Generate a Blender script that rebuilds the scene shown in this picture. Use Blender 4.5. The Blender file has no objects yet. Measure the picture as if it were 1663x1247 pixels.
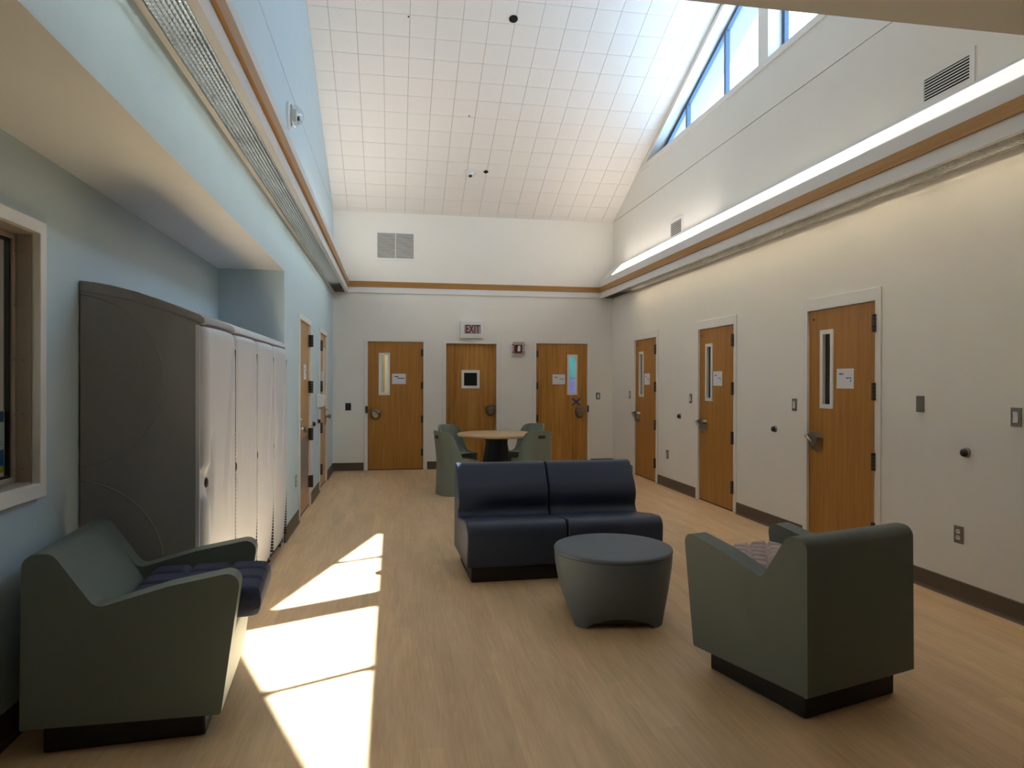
import bpy, bmesh, math, random
from mathutils import Matrix, Vector
random.seed(7)
SC = bpy.context.scene
COL = SC.collection
R = math.radians
PI = math.pi

# ------------------------------------------------------------------ camera
F_PX, YAW, PITCH, ROLL, EYE = 1112.66, 0.1713, -0.0038, 0.0028, 1.4729
cam = bpy.data.cameras.new('camera')
cam.sensor_fit = 'HORIZONTAL'
cam.sensor_width = 36.0
cam.lens = F_PX / 1663 * 36.0
cam.clip_start = 0.05
cam_o = bpy.data.objects.new('camera', cam)
COL.objects.link(cam_o)
_f = Vector((math.sin(YAW) * math.cos(PITCH), math.cos(YAW) * math.cos(PITCH), math.sin(PITCH)))
_r0 = Vector((math.cos(YAW), -math.sin(YAW), 0))
_u0 = _r0.cross(_f)
_r = _r0 * math.cos(ROLL) + _u0 * math.sin(ROLL)
_u = -_r0 * math.sin(ROLL) + _u0 * math.cos(ROLL)
cam_o.matrix_world = Matrix(((_r.x, _u.x, -_f.x, 0), (_r.y, _u.y, -_f.y, 0), (_r.z, _u.z, -_f.z, EYE), (0, 0, 0, 1)))
SC.camera = cam_o

# ------------------------------------------------------------------ world, sun, exposure
SKY_COL, SKY_STR = (0.45, 0.72, 1.0), 6.4
SUN_STR = 50.0
UP_STR = 1.68        # uplight lenses
TUBE_R, TUBE_L = 24.0, 18.0   # tubes above the louvers
w = bpy.data.worlds.new('sky')
SC.world = w
w.use_nodes = True
bgn = w.node_tree.nodes['Background']
bgn.inputs[0].default_value = (*SKY_COL, 1)
bgn.inputs[1].default_value = SKY_STR
sun = bpy.data.lights.new('sun', 'SUN')
sun.energy = SUN_STR
sun.angle = R(0.53)
sun.color = (0.80, 0.93, 1.0)
sun_o = bpy.data.objects.new('sun', sun)
COL.objects.link(sun_o)
sun_o.location = (12, 10, 14)
sun_o.rotation_euler = Vector((-1.0, -0.463, -1.233)).to_track_quat('-Z', 'Y').to_euler()
vs = SC.view_settings
vs.view_transform = 'Standard'
vs.look = 'None'
vs.exposure = 0.72
vs.gamma = 1.0
vs.use_curve_mapping = False
SC.cycles.max_bounces = 9
SC.cycles.diffuse_bounces = 6
SC.cycles.transparent_max_bounces = 12
SC.cycles.caustics_reflective = False
SC.cycles.caustics_refractive = False
SC.cycles.sample_clamp_indirect = 60.0

# ------------------------------------------------------------------ dimensions (metres)
XL, XR, YB = -0.977, 3.784, 11.523      # left wall, right wall, back wall
XA, YA, ZA = -1.545, 6.482, 2.475       # alcove back wall, alcove end, alcove / low ceiling height
YH = 1.70                               # near header
YREAR = -2.2
SL = 0.4167                             # ceiling slope 5:12
ZE = 4.252                              # height of the ceiling at the back wall
YRID = 6.60
ZRID = ZE + SL * (YB - YRID)
ZSILL = 4.80
def zc(y): return ZRID - SL * abs(y - YRID)

# ------------------------------------------------------------------ materials
def new_mat(name):
    m = bpy.data.materials.new(name)
    m.use_nodes = True
    nt = m.node_tree
    return m, nt, nt.nodes['Principled BSDF']
def srgb(r, g, b):
    f = lambda c: (c / 255 / 12.92) if c / 255 <= 0.04045 else ((c / 255 + 0.055) / 1.055) ** 2.4
    return (f(r), f(g), f(b))
def pmat(name, col, rough=0.55, metal=0.0, var=0.06, scale=14, bump=0.0, bscale=220, spec=0.4):
    m, nt, b = new_mat(name)
    N, L = nt.nodes, nt.links
    tc = N.new('ShaderNodeTexCoord')
    nz = N.new('ShaderNodeTexNoise')
    nz.inputs['Scale'].default_value = scale
    nz.inputs['Detail'].default_value = 3
    L.new(tc.outputs['Object'], nz.inputs['Vector'])
    mx = N.new('ShaderNodeMix')
    mx.data_type = 'RGBA'
    mx.inputs[6].default_value = (*[max(0, c * (1 - var)) for c in col], 1)
    mx.inputs[7].default_value = (*[min(1, c * (1 + var)) for c in col], 1)
    L.new(nz.outputs['Fac'], mx.inputs[0])
    L.new(mx.outputs[2], b.inputs['Base Color'])
    b.inputs['Roughness'].default_value = rough
    b.inputs['Metallic'].default_value = metal
    b.inputs['Specular IOR Level'].default_value = spec
    if bump:
        nb = N.new('ShaderNodeTexNoise')
        nb.inputs['Scale'].default_value = bscale
        nb.inputs['Detail'].default_value = 2
        L.new(tc.outputs['Object'], nb.inputs['Vector'])
        bp = N.new('ShaderNodeBump')
        bp.inputs['Strength'].default_value = bump
        bp.inputs['Distance'].default_value = 0.002
        L.new(nb.outputs['Fac'], bp.inputs['Height'])
        L.new(bp.outputs[0], b.inputs['Normal'])
    return m
def wood_mat(name, dark, mid, light, axis='Z', rough=0.4, fine=70, spec=0.35):
    """oak veneer, grain running along one object axis"""
    m, nt, b = new_mat(name)
    N, L = nt.nodes, nt.links
    tc = N.new('ShaderNodeTexCoord')
    mp = N.new('ShaderNodeMapping')
    s = {'X': (1.2, fine, fine), 'Y': (fine, 1.2, fine), 'Z': (fine, fine, 1.6)}[axis]
    mp.inputs['Scale'].default_value = s
    L.new(tc.outputs['Object'], mp.inputs[0])
    n1 = N.new('ShaderNodeTexNoise')
    n1.inputs['Scale'].default_value = 1.0
    n1.inputs['Detail'].default_value = 4
    n1.inputs['Distortion'].default_value = 0.6
    L.new(mp.outputs[0], n1.inputs['Vector'])
    mp2 = N.new('ShaderNodeMapping')
    mp2.inputs['Scale'].default_value = tuple(c * 0.12 for c in s)
    L.new(tc.outputs['Object'], mp2.inputs[0])
    n2 = N.new('ShaderNodeTexNoise')
    n2.inputs['Scale'].default_value = 1.0
    n2.inputs['Detail'].default_value = 2
    L.new(mp2.outputs[0], n2.inputs['Vector'])
    ad = N.new('ShaderNodeMath'); ad.operation = 'MULTIPLY_ADD'
    L.new(n1.outputs['Fac'], ad.inputs[0]); ad.inputs[1].default_value = 0.55
    mu = N.new('ShaderNodeMath'); mu.operation = 'MULTIPLY'
    L.new(n2.outputs['Fac'], mu.inputs[0]); mu.inputs[1].default_value = 0.45
    L.new(mu.outputs[0], ad.inputs[2])
    cr = N.new('ShaderNodeValToRGB')
    e = cr.color_ramp.elements
    e[0].position, e[0].color = 0.33, (*dark, 1)
    e[1].position, e[1].color = 0.68, (*light, 1)
    k = e.new(0.5); k.color = (*mid, 1)
    L.new(ad.outputs[0], cr.inputs[0])
    L.new(cr.outputs[0], b.inputs['Base Color'])
    b.inputs['Roughness'].default_value = rough
    b.inputs['Specular IOR Level'].default_value = spec
    return m
def floor_mat():
    m, nt, b = new_mat('vinyl_plank_floor')
    N, L = nt.nodes, nt.links
    tc = N.new('ShaderNodeTexCoord')
    mp = N.new('ShaderNodeMapping'); mp.inputs['Rotation'].default_value = (0, 0, R(90))
    L.new(tc.outputs['Object'], mp.inputs[0])
    br = N.new('ShaderNodeTexBrick')
    br.inputs['Scale'].default_value = 1.0
    br.inputs['Brick Width'].default_value = 0.92
    br.inputs['Row Height'].default_value = 0.102
    br.inputs['Mortar Size'].default_value = 0.0006
    br.inputs['Color1'].default_value = (0.92, 0.92, 0.92, 1)
    br.inputs['Color2'].default_value = (1.06, 1.05, 1.03, 1)
    br.inputs['Mortar'].default_value = (0.9, 0.9, 0.9, 1)
    L.new(mp.outputs[0], br.inputs['Vector'])
    mg = N.new('ShaderNodeMapping'); mg.inputs['Scale'].default_value = (55, 3.2, 1)
    L.new(tc.outputs['Object'], mg.inputs[0])
    g = N.new('ShaderNodeTexNoise'); g.inputs['Scale'].default_value = 1; g.inputs['Detail'].default_value = 5; g.inputs['Distortion'].default_value = 1.1
    L.new(mg.outputs[0], g.inputs['Vector'])
    mg2 = N.new('ShaderNodeMapping'); mg2.inputs['Scale'].default_value = (9, 1.1, 1)
    L.new(tc.outputs['Object'], mg2.inputs[0])
    g2 = N.new('ShaderNodeTexNoise'); g2.inputs['Scale'].default_value = 1; g2.inputs['Detail'].default_value = 3
    L.new(mg2.outputs[0], g2.inputs['Vector'])
    ad = N.new('ShaderNodeMath'); ad.operation = 'ADD'
    L.new(g.outputs['Fac'], ad.inputs[0]); L.new(g2.outputs['Fac'], ad.inputs[1])
    cr = N.new('ShaderNodeValToRGB')
    e = cr.color_ramp.elements
    e[0].position, e[0].color = 0.35, (0.530, 0.350, 0.192, 1)
    e[1].position, e[1].color = 0.65, (0.700, 0.480, 0.282, 1)
    hf = N.new('ShaderNodeMath'); hf.operation = 'MULTIPLY'; hf.inputs[1].default_value = 0.5
    L.new(ad.outputs[0], hf.inputs[0]); L.new(hf.outputs[0], cr.inputs[0])
    mx = N.new('ShaderNodeMix'); mx.data_type = 'RGBA'; mx.blend_type = 'MULTIPLY'; mx.inputs[0].default_value = 1.0
    L.new(cr.outputs[0], mx.inputs[6]); L.new(br.outputs['Color'], mx.inputs[7])
    L.new(mx.outputs[2], b.inputs['Base Color'])
    b.inputs['Roughness'].default_value = 0.42
    b.inputs['Specular IOR Level'].default_value = 0.35
    return m
def glass_mat(name, tint=(1, 1, 1), refl=0.08):
    m = bpy.data.materials.new(name); m.use_nodes = True
    nt = m.node_tree; N, L = nt.nodes, nt.links
    N.clear()
    o = N.new('ShaderNodeOutputMaterial')
    t = N.new('ShaderNodeBsdfTransparent'); t.inputs[0].default_value = (*tint, 1)
    g = N.new('ShaderNodeBsdfGlossy'); g.inputs['Roughness'].default_value = 0.02
    nz = N.new('ShaderNodeTexNoise'); nz.inputs['Scale'].default_value = 3
    mr = N.new('ShaderNodeMapRange'); mr.inputs[3].default_value = refl * 0.9; mr.inputs[4].default_value = refl * 1.1
    L.new(nz.outputs['Fac'], mr.inputs[0])
    x = N.new('ShaderNodeMixShader')
    L.new(mr.outputs[0], x.inputs[0]); L.new(t.outputs[0], x.inputs[1]); L.new(g.outputs[0], x.inputs[2])
    L.new(x.outputs[0], o.inputs[0])
    return m
def emit_mat(name, col, strength):
    m, nt, b = new_mat(name)
    N, L = nt.nodes, nt.links
    tc = N.new('ShaderNodeTexCoord')
    nz = N.new('ShaderNodeTexNoise'); nz.inputs['Scale'].default_value = 0.6
    L.new(tc.outputs['Object'], nz.inputs['Vector'])
    mr = N.new('ShaderNodeMapRange'); mr.inputs[3].default_value = strength * 0.92; mr.inputs[4].default_value = strength * 1.08
    L.new(nz.outputs['Fac'], mr.inputs[0])
    b.inputs['Base Color'].default_value = (0.8, 0.8, 0.8, 1)
    b.inputs['Emission Color'].default_value = (*col, 1)
    L.new(mr.outputs[0], b.inputs['Emission Strength'])
    return m

WARM = (1.0, 0.86, 0.68)
M = {}
M['floor'] = floor_mat()
M['wall'] = pmat('cream_wall_paint', (0.78, 0.75, 0.69), 0.7, var=0.03, scale=3, bump=0.25, bscale=140)
M['wallblue'] = pmat('pale_blue_wall_paint', (0.52, 0.64, 0.70), 0.65, var=0.03, scale=3, bump=0.25, bscale=140)
M['soffit'] = pmat('white_soffit_paint', (0.80, 0.81, 0.82), 0.75, var=0.03, scale=3, bump=0.15, bscale=140)
M['tile'] = pmat('acoustic_tile_white', (0.80, 0.77, 0.735), 0.85, var=0.03, scale=9, bump=0.3, bscale=90)
M['tileback'] = pmat('tile_joint_grey', (0.34, 0.32, 0.30), 0.9)
M['joint'] = pmat('dark_reveal_joint', (0.04, 0.04, 0.04), 0.9)
M['trimwhite'] = pmat('painted_trim_offwhite', (0.76, 0.74, 0.70), 0.5, var=0.02)
M['covewhite'] = pmat('cove_enamel_white', (0.72, 0.71, 0.70), 0.45, var=0.02)
M['coveoak'] = wood_mat('oak_band', (0.30, 0.145, 0.038), (0.38, 0.19, 0.052), (0.46, 0.25, 0.08), 'Y', 0.45)
M['coveoakx'] = wood_mat('oak_band_back', (0.30, 0.145, 0.038), (0.38, 0.19, 0.052), (0.46, 0.25, 0.08), 'X', 0.45)
M['oak'] = wood_mat('oak_door_veneer', (0.325, 0.140, 0.027), (0.405, 0.180, 0.036), (0.49, 0.232, 0.053), 'Z', 0.42, fine=46)
M['oak2'] = wood_mat('oak_door_rustic', (0.29, 0.120, 0.022), (0.43, 0.195, 0.040), (0.56, 0.275, 0.068), 'Z', 0.42, fine=30)
M['oakl'] = wood_mat('oak_door_pale', (0.40, 0.225, 0.095), (0.48, 0.28, 0.125), (0.56, 0.34, 0.165), 'Z', 0.42, fine=46)
M['base'] = pmat('brown_vinyl_base', (0.105, 0.075, 0.05), 0.5, var=0.05)
M['steel'] = pmat('satin_steel', (0.30, 0.28, 0.26), 0.30, metal=1.0, var=0.05)
M['steeldark'] = pmat('dark_bronze_metal', (0.07, 0.06, 0.055), 0.4, metal=0.6)
M['black'] = pmat('black_plastic', (0.012, 0.012, 0.013), 0.45)
M['hole'] = pmat('dark_cavity', (0.008, 0.008, 0.008), 0.9)
M['paper'] = pmat('white_paper', (0.72, 0.72, 0.75), 0.8, var=0.02)
M['ink'] = pmat('black_ink', (0.03, 0.03, 0.035), 0.8)
M['darkglass'] = pmat('dark_door_glass', (0.02, 0.022, 0.024), 0.08, spec=0.6)
M['glass'] = glass_mat('clear_glazing')
M['visglass'] = glass_mat('door_glazing', (0.86, 0.9, 0.88), 0.06)
M['dome'] = glass_mat('clear_dome_plastic', (0.93, 0.95, 0.97), 0.16)
M['winblue'] = pmat('sky_tinted_window_metal', (0.055, 0.085, 0.14), 0.35, metal=0.25)  # blue of the reflected sky is put into the base colour
M['eave'] = pmat('dimmed_eave_paint', (0.15, 0.15, 0.15), 0.7)  # darkened from likely white so the overhang stays dimmer than the sky
M['sage'] = pmat('sage_green_moulded_plastic', (0.115, 0.138, 0.122), 0.55, var=0.08, scale=160, bump=0.5, bscale=420)
M['navy'] = pmat('navy_moulded_plastic', (0.022, 0.033, 0.066), 0.42, var=0.08, scale=160, bump=0.4, bscale=420)
M['slate'] = pmat('slate_grey_moulded_plastic', (0.105, 0.130, 0.158), 0.5, var=0.10, scale=160, bump=0.5, bscale=420)
M['plinth'] = pmat('black_plinth_rubber', (0.010, 0.010, 0.011), 0.6)
M['seafoam'] = pmat('seafoam_moulded_plastic', (0.215, 0.25, 0.205), 0.5, var=0.06, scale=160, bump=0.3, bscale=420)
M['pedestal'] = pmat('blue_black_pedestal', (0.012, 0.016, 0.024), 0.5)
M['maple'] = wood_mat('maple_laminate', (0.56, 0.37, 0.20), (0.64, 0.44, 0.25), (0.70, 0.50, 0.30), 'X', 0.4, fine=30)
M['edge'] = pmat('tan_edge_band', (0.62, 0.46, 0.27), 0.5)
M['locker'] = pmat('grey_moulded_locker_plastic', (0.51, 0.525, 0.58), 0.42, var=0.05, scale=90, bump=0.3, bscale=420)
M['lockerside'] = pmat('dark_grey_locker_shell', (0.25, 0.245, 0.25), 0.5, var=0.07, scale=120, bump=0.4, bscale=420)
M['cushblue'] = pmat('navy_corduroy', (0.026, 0.031, 0.062), 0.9, var=0.35, scale=60, bump=0.8, bscale=130)
M['cushpink'] = pmat('mauve_speckled_fabric', (0.46, 0.36, 0.34), 0.9, var=0.35, scale=110, bump=0.6, bscale=240)
M['white'] = pmat('white_plastic', (0.72, 0.72, 0.70), 0.4, var=0.02)
M['red'] = pmat('dark_red_plastic', (0.22, 0.018, 0.025), 0.4)
M['exitred'] = pmat('exit_letter_red', (0.12, 0.022, 0.020), 0.5)
M['exitpanel'] = pmat('exit_panel_pinkish_grey', (0.42, 0.34, 0.35), 0.35, metal=0.2)
M['tape'] = pmat('blue_painters_tape', (0.045, 0.075, 0.17), 0.7)
M['kick'] = pmat('brushed_kick_plate', (0.40, 0.38, 0.38), 0.35, metal=0.8)
M['tan'] = pmat('tan_steel_jamb', (0.36, 0.31, 0.25), 0.5, var=0.04)
M['officewall'] = pmat('office_wall_taupe', (0.32, 0.27, 0.24), 0.8)
M['blueprint'] = pmat('printed_blue', (0.03, 0.10, 0.30), 0.6)
M['yellowprint'] = pmat('printed_yellow', (0.65, 0.50, 0.03), 0.6)
M['greyprint'] = pmat('printed_grey', (0.33, 0.34, 0.36), 0.7)
M['teal'] = pmat('teal_board', (0.05, 0.25, 0.28), 0.6)
M['violet'] = pmat('violet_flower_print', (0.16, 0.14, 0.38), 0.6, var=0.7, scale=26)
M['curtain'] = pmat('pale_green_curtain', (0.50, 0.52, 0.42), 0.8)
M['louver'] = pmat('louver_aluminium', (0.13, 0.13, 0.13), 0.4)
M['tube_r'] = emit_mat('warm_fluorescent_tube', (1.0, 0.83, 0.56), TUBE_R)
M['tube_l'] = emit_mat('cool_fluorescent_tube', (0.93, 1.0, 0.90), TUBE_L)
M['lens_far'] = emit_mat('uplight_lens_bright', (1.0, 0.92, 0.83), UP_STR * 3.5)
M['lens_mid'] = emit_mat('uplight_lens_mid', (1.0, 0.91, 0.82), UP_STR * 0.62)
M['lens_near'] = emit_mat('uplight_lens_aged', (1.0, 0.86, 0.76), UP_STR * 0.3)

# ------------------------------------------------------------------ mesh helpers
class MB:
    def __init__(s): s.v, s.f = [], []
    def add(s, vs, fs):
        n = len(s.v)
        s.v += [tuple(p) for p in vs]
        s.f += [tuple(i + n for i in q) for q in fs]
        return s
    def box(s, a, b):
        x0, y0, z0 = a; x1, y1, z1 = b
        return s.add([(x0, y0, z0), (x1, y0, z0), (x1, y1, z0), (x0, y1, z0), (x0, y0, z1), (x1, y0, z1), (x1, y1, z1), (x0, y1, z1)],
                     [(0, 3, 2, 1), (4, 5, 6, 7), (0, 1, 5, 4), (1, 2, 6, 5), (2, 3, 7, 6), (3, 0, 4, 7)])
    def prism(s, pts, a, b, axis='y'):
        """polygon extruded along an axis: pts are the other two coordinates in x,y,z order"""
        def P(p, t):
            return {'x': (t, p[0], p[1]), 'y': (p[0], t, p[1]), 'z': (p[0], p[1], t)}[axis]
        n = len(pts)
        vs = [P(p, a) for p in pts] + [P(p, b) for p in pts]
        fs = [tuple(range(n)), tuple(range(2 * n - 1, n - 1, -1))]
        fs += [(i, i + n, (i + 1) % n + n, (i + 1) % n) for i in range(n)]
        return s.add(vs, fs)
    def lathe(s, prof, n=24, c=(0, 0, 0), axis='z'):
        """profile of (radius, height) revolved about an axis through c"""
        vs, fs = [], []
        for r, h in prof:
            for k in range(n):
                a = 2 * PI * k / n
                p = (r * math.cos(a), r * math.sin(a), h)
                if axis == 'y': p = (p[0], p[2], p[1])
                if axis == 'x': p = (p[2], p[0], p[1])
                vs.append((p[0] + c[0], p[1] + c[1], p[2] + c[2]))
        m = len(prof)
        for i in range(m - 1):
            for k in range(n):
                fs.append((i * n + k, i * n + (k + 1) % n, (i + 1) * n + (k + 1) % n, (i + 1) * n + k))
        fs.append(tuple(range(n - 1, -1, -1)))
        fs.append(tuple(range((m - 1) * n, m * n)))
        return s.add(vs, fs)
    def tube(s, path, r, n=8):
        vs, fs = [], []
        P = [Vector(p) for p in path]
        for i, p in enumerate(P):
            d = (P[min(i + 1, len(P) - 1)] - P[max(i - 1, 0)]).normalized()
            a = d.cross(Vector((0, 0, 1)))
            if a.length < 1e-3: a = d.cross(Vector((0, 1, 0)))
            a.normalize(); b = d.cross(a)
            rr = r[i] if isinstance(r, (list, tuple)) else r
            for k in range(n):
                t = 2 * PI * k / n
                vs.append(tuple(p + a * math.cos(t) * rr + b * math.sin(t) * rr))
        for i in range(len(P) - 1):
            for k in range(n):
                fs.append((i * n + k, i * n + (k + 1) % n, (i + 1) * n + (k + 1) % n, (i + 1) * n + k))
        fs.append(tuple(range(n - 1, -1, -1)))
        fs.append(tuple(range((len(P) - 1) * n, len(P) * n)))
        return s.add(vs, fs)
    def mesh(s, name, merge=False, smooth=False, angle=None):
        me = bpy.data.meshes.new(name)
        me.from_pydata(s.v, [], s.f)
        bm = bmesh.new(); bm.from_mesh(me)
        if merge:
            bmesh.ops.remove_doubles(bm, verts=bm.verts, dist=1e-5)
            bmesh.ops.dissolve_degenerate(bm, edges=bm.edges, dist=1e-6)
        bmesh.ops.recalc_face_normals(bm, faces=bm.faces)
        bm.to_mesh(me); bm.free()
        if smooth:
            for p in me.polygons: p.use_smooth = True
            if angle: me.set_sharp_from_angle(angle=R(angle))
        return me
def link(name, me, mat, parent=None, loc=None, rot=None):
    o = bpy.data.objects.new(name, me)
    COL.objects.link(o)
    if mat is not None and len(me.materials) == 0: me.materials.append(mat)
    if parent is not None: o.parent = parent
    if loc is not None: o.location = loc
    if rot is not None: o.rotation_euler = rot
    return o
def obj(name, mb, mat, parent=None, loc=None, rot=None, merge=False, smooth=False, angle=None, bevel=0, seg=2, blim=38):
    o = link(name, mb.mesh(name, merge, smooth, angle), mat, parent, loc, rot)
    if bevel:
        b = o.modifiers.new('edge', 'BEVEL')
        b.width = bevel; b.segments = seg; b.limit_method = 'ANGLE'; b.angle_limit = R(blim)
        b.use_clamp_overlap = True
        if smooth and not angle: b.harden_normals = True
    return o
def tag(o, label, cat, group=None, kind=None):
    o['label'] = label; o['category'] = cat
    if group: o['group'] = group
    if kind: o['kind'] = kind
    return o
def thing(name, label, cat, loc=(0, 0, 0), rz=0, group=None, kind=None):
    o = bpy.data.objects.new(name, None)
    COL.objects.link(o)
    o.empty_display_size = 0.1
    o.location = loc; o.rotation_euler = (0, 0, rz)
    return tag(o, label, cat, group, kind)
def struct(name, mb, mat, label, cat, **k):
    return tag(obj(name, mb, mat, **k), label, cat, kind='structure')
def copy_tree(o, parent=None):
    c = o.copy(); COL.objects.link(c)
    if parent is not None: c.parent = parent
    for ch in list(o.children): copy_tree(ch, c)
    return c
def fillet(pts, n=6):
    """pts: (a, b, radius) polygon corners -> rounded outline"""
    out = []
    m = len(pts)
    for i in range(m):
        p = Vector(pts[i][:2]); r = pts[i][2] if len(pts[i]) > 2 else 0
        a = Vector(pts[i - 1][:2]) - p; b = Vector(pts[(i + 1) % m][:2]) - p
        if r <= 0: out.append(tuple(p)); continue
        la, lb = a.length, b.length
        a.normalize(); b.normalize()
        ang = a.angle(b)
        if ang > PI - 0.02: out.append(tuple(p)); continue
        d = min(r / math.tan(ang / 2), la * 0.48, lb * 0.48)
        rr = d * math.tan(ang / 2)
        c = p + (a + b).normalized() * (rr / math.sin(ang / 2))
        s0 = p + a * d - c; s1 = p + b * d - c
        t0 = math.atan2(s0.y, s0.x); t1 = math.atan2(s1.y, s1.x)
        dt = (t1 - t0 + PI) % (2 * PI) - PI
        for k in range(n + 1):
            t = t0 + dt * k / n
            out.append((c.x + rr * math.cos(t), c.y + rr * math.sin(t)))
    return out
def panel(mb, u0, u1, z0, z1, holes, fn, th):
    """flat wall with rectangular holes; fn(u, z, depth) -> xyz, depth 0 faces the room"""
    us = sorted({u0, u1, *[h[0] for h in holes], *[h[1] for h in holes]})
    zs = sorted({z0, z1, *[h[2] for h in holes], *[h[3] for h in holes]})
    us = [u for u in us if u0 <= u <= u1]; zs = [z for z in zs if z0 <= z <= z1]
    def solid(i, j):
        if not (0 <= i < len(us) - 1 and 0 <= j < len(zs) - 1): return False
        cu, cz = (us[i] + us[i + 1]) / 2, (zs[j] + zs[j + 1]) / 2
        return not any(h[0] < cu < h[1] and h[2] < cz < h[3] for h in holes)
    for i in range(len(us) - 1):
        for j in range(len(zs) - 1):
            if not solid(i, j): continue
            a, b, c, d = us[i], us[i + 1], zs[j], zs[j + 1]
            mb.add([fn(a, c, 0), fn(b, c, 0), fn(b, d, 0), fn(a, d, 0)], [(0, 1, 2, 3)])
            mb.add([fn(a, c, th), fn(b, c, th), fn(b, d, th), fn(a, d, th)], [(3, 2, 1, 0)])
            for (di, dj, p, q) in ((-1, 0, (a, c), (a, d)), (1, 0, (b, c), (b, d)), (0, -1, (a, c), (b, c)), (0, 1, (a, d), (b, d))):
                if not solid(i + di, j + dj):
                    mb.add([fn(*p, 0), fn(*q, 0), fn(*q, th), fn(*p, th)], [(0, 1, 2, 3)])
    return mb
def text_mesh(s, size, name, depth=0.002, sx=1.0):
    cu = bpy.data.curves.new(name, 'FONT')
    cu.body = s; cu.size = size; cu.align_x = 'CENTER'; cu.align_y = 'CENTER'; cu.extrude = depth
    cu.offset = size * 0.02
    o = bpy.data.objects.new(name, cu); COL.objects.link(o)
    me = bpy.data.meshes.new_from_object(o.evaluated_get(bpy.context.evaluated_depsgraph_get()))
    COL.objects.unlink(o); bpy.data.objects.remove(o); bpy.data.curves.remove(cu)
    me.transform(Matrix.Diagonal((sx, 1, 1, 1)))
    return me

# ------------------------------------------------------------------ doors table (used for wall openings too)
# name, wall, u of the left jamb as seen from the room, width, height
DW, DH = 0.914, 2.13
D_BACK = [(-0.420, DW, DH), (0.867, 0.858, 2.112), (2.411, DW, DH)]
D_RIGHT = [10.406, 8.092, 5.788]       # y of the far (left-hand) jamb
D_LEFT = [7.492, 9.495]                # y of the near (left-hand) jamb

# ------------------------------------------------------------------ shell
struct('floor', MB().box((-2.0, YREAR - 0.2, -0.12), (XR + 0.2, YB + 2.2, 0)), M['floor'],
       'tan wood-look vinyl plank floor across the whole room', 'floor')
T = 0.2
G0, G1 = 4.250, 4.258     # thin reveal joint in the side walls at the spring line
# back wall
mb = panel(MB(), XL - T, XR + T, 0, ZE + 0.35, [(u, u + w_, 0, h_) for u, w_, h_ in D_BACK], lambda u, z, d: (u, YB + d, z), T)
struct('wall_back', mb, M['wall'], 'cream painted end wall with three oak doors', 'wall')
# right wall (lower)
mb = panel(MB(), YREAR, YB + 0.0, 0, G0, [(y - DW, y, 0, DH) for y in D_RIGHT], lambda u, z, d: (XR + d, u, z), T)
struct('wall_right', mb, M['wall'], 'cream painted long wall with a row of three bedroom doors', 'wall')
# right gable above the reveal joint, with the clerestory opening
mb = MB()
HEADGAP = 0.085
def zh(y): return zc(y) - HEADGAP
YW0 = YRID + (ZRID - HEADGAP - ZSILL) / SL      # far point of the triangle
YW1 = 2 * YRID - YW0
PO = 0.098
X0, X1 = XR, XR + T
mb.prism([(YREAR + 3.7, G1), (YB + T, G1), (YB + T, ZSILL), (YREAR + 3.7, ZSILL)], X0, X1, 'x')
mb.prism([(YW0 - 0.02, ZSILL), (YB + T, ZSILL), (YB + T, zc(YB) + 0.3 - SL * T), (YRID, ZRID + 0.3), (YRID, zh(YRID)), (YW0 - 0.02, ZSILL + 0.0083)], X0, X1, 'x')
mb.prism([(YW1 + 0.02, ZSILL), (YW1 + 0.02, ZSILL + 0.0083), (YRID, zh(YRID)), (YRID, ZRID + 0.3), (1.3, zc(1.3) + 0.3), (1.3, ZSILL)], X0, X1, 'x')
mb.prism([(YRID - PO, ZSILL), (YRID + PO, ZSILL), (YRID + PO, zh(YRID - PO) + 0.02), (YRID, zh(YRID) + 0.02), (YRID - PO, zh(YRID - PO) + 0.02)], X0, X1 - 0.02, 'x')
struct('wall_right_gable', mb, M['wall'], 'cream gable above the light cove holding the triangular clerestory', 'wall')
struct('trim_1', MB().box((XR + 0.01, 1.6, G0 - 0.01), (XR + 0.05, YB, G1 + 0.01)), M['joint'], 'thin dark reveal joint along the cream gable wall', 'trim')
# left wall
mb = panel(MB(), YA, YB, 0, ZA, [(y, y + DW, 0, DH) for y in D_LEFT], lambda u, z, d: (XL - d, u, z), T)
struct('wall_left', mb, M['wallblue'], 'pale blue wall with two oak doors beyond the lockers', 'wall')
struct('wall_left_upper', MB().box((XL - T, 1.5, ZA), (XL, YB, G0)), M['wallblue'], 'pale blue wall band over the locker alcove', 'wall')
mb = MB().prism([(1.5, G1), (YB + T, G1), (YB + T, zc(YB) + 0.2), (YRID, ZRID + 0.3), (1.5, zc(1.5) + 0.3)], XL - T, XL, 'x')
struct('wall_left_gable', mb, M['wallblue'], 'pale blue gable wall rising to the sloped ceiling', 'wall')
struct('trim_2', MB().box((XL - 0.05, 1.6, G0 - 0.01), (XL - 0.01, YB, G1 + 0.01)), M['joint'], 'thin dark reveal joint along the pale blue gable wall', 'trim')
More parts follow.
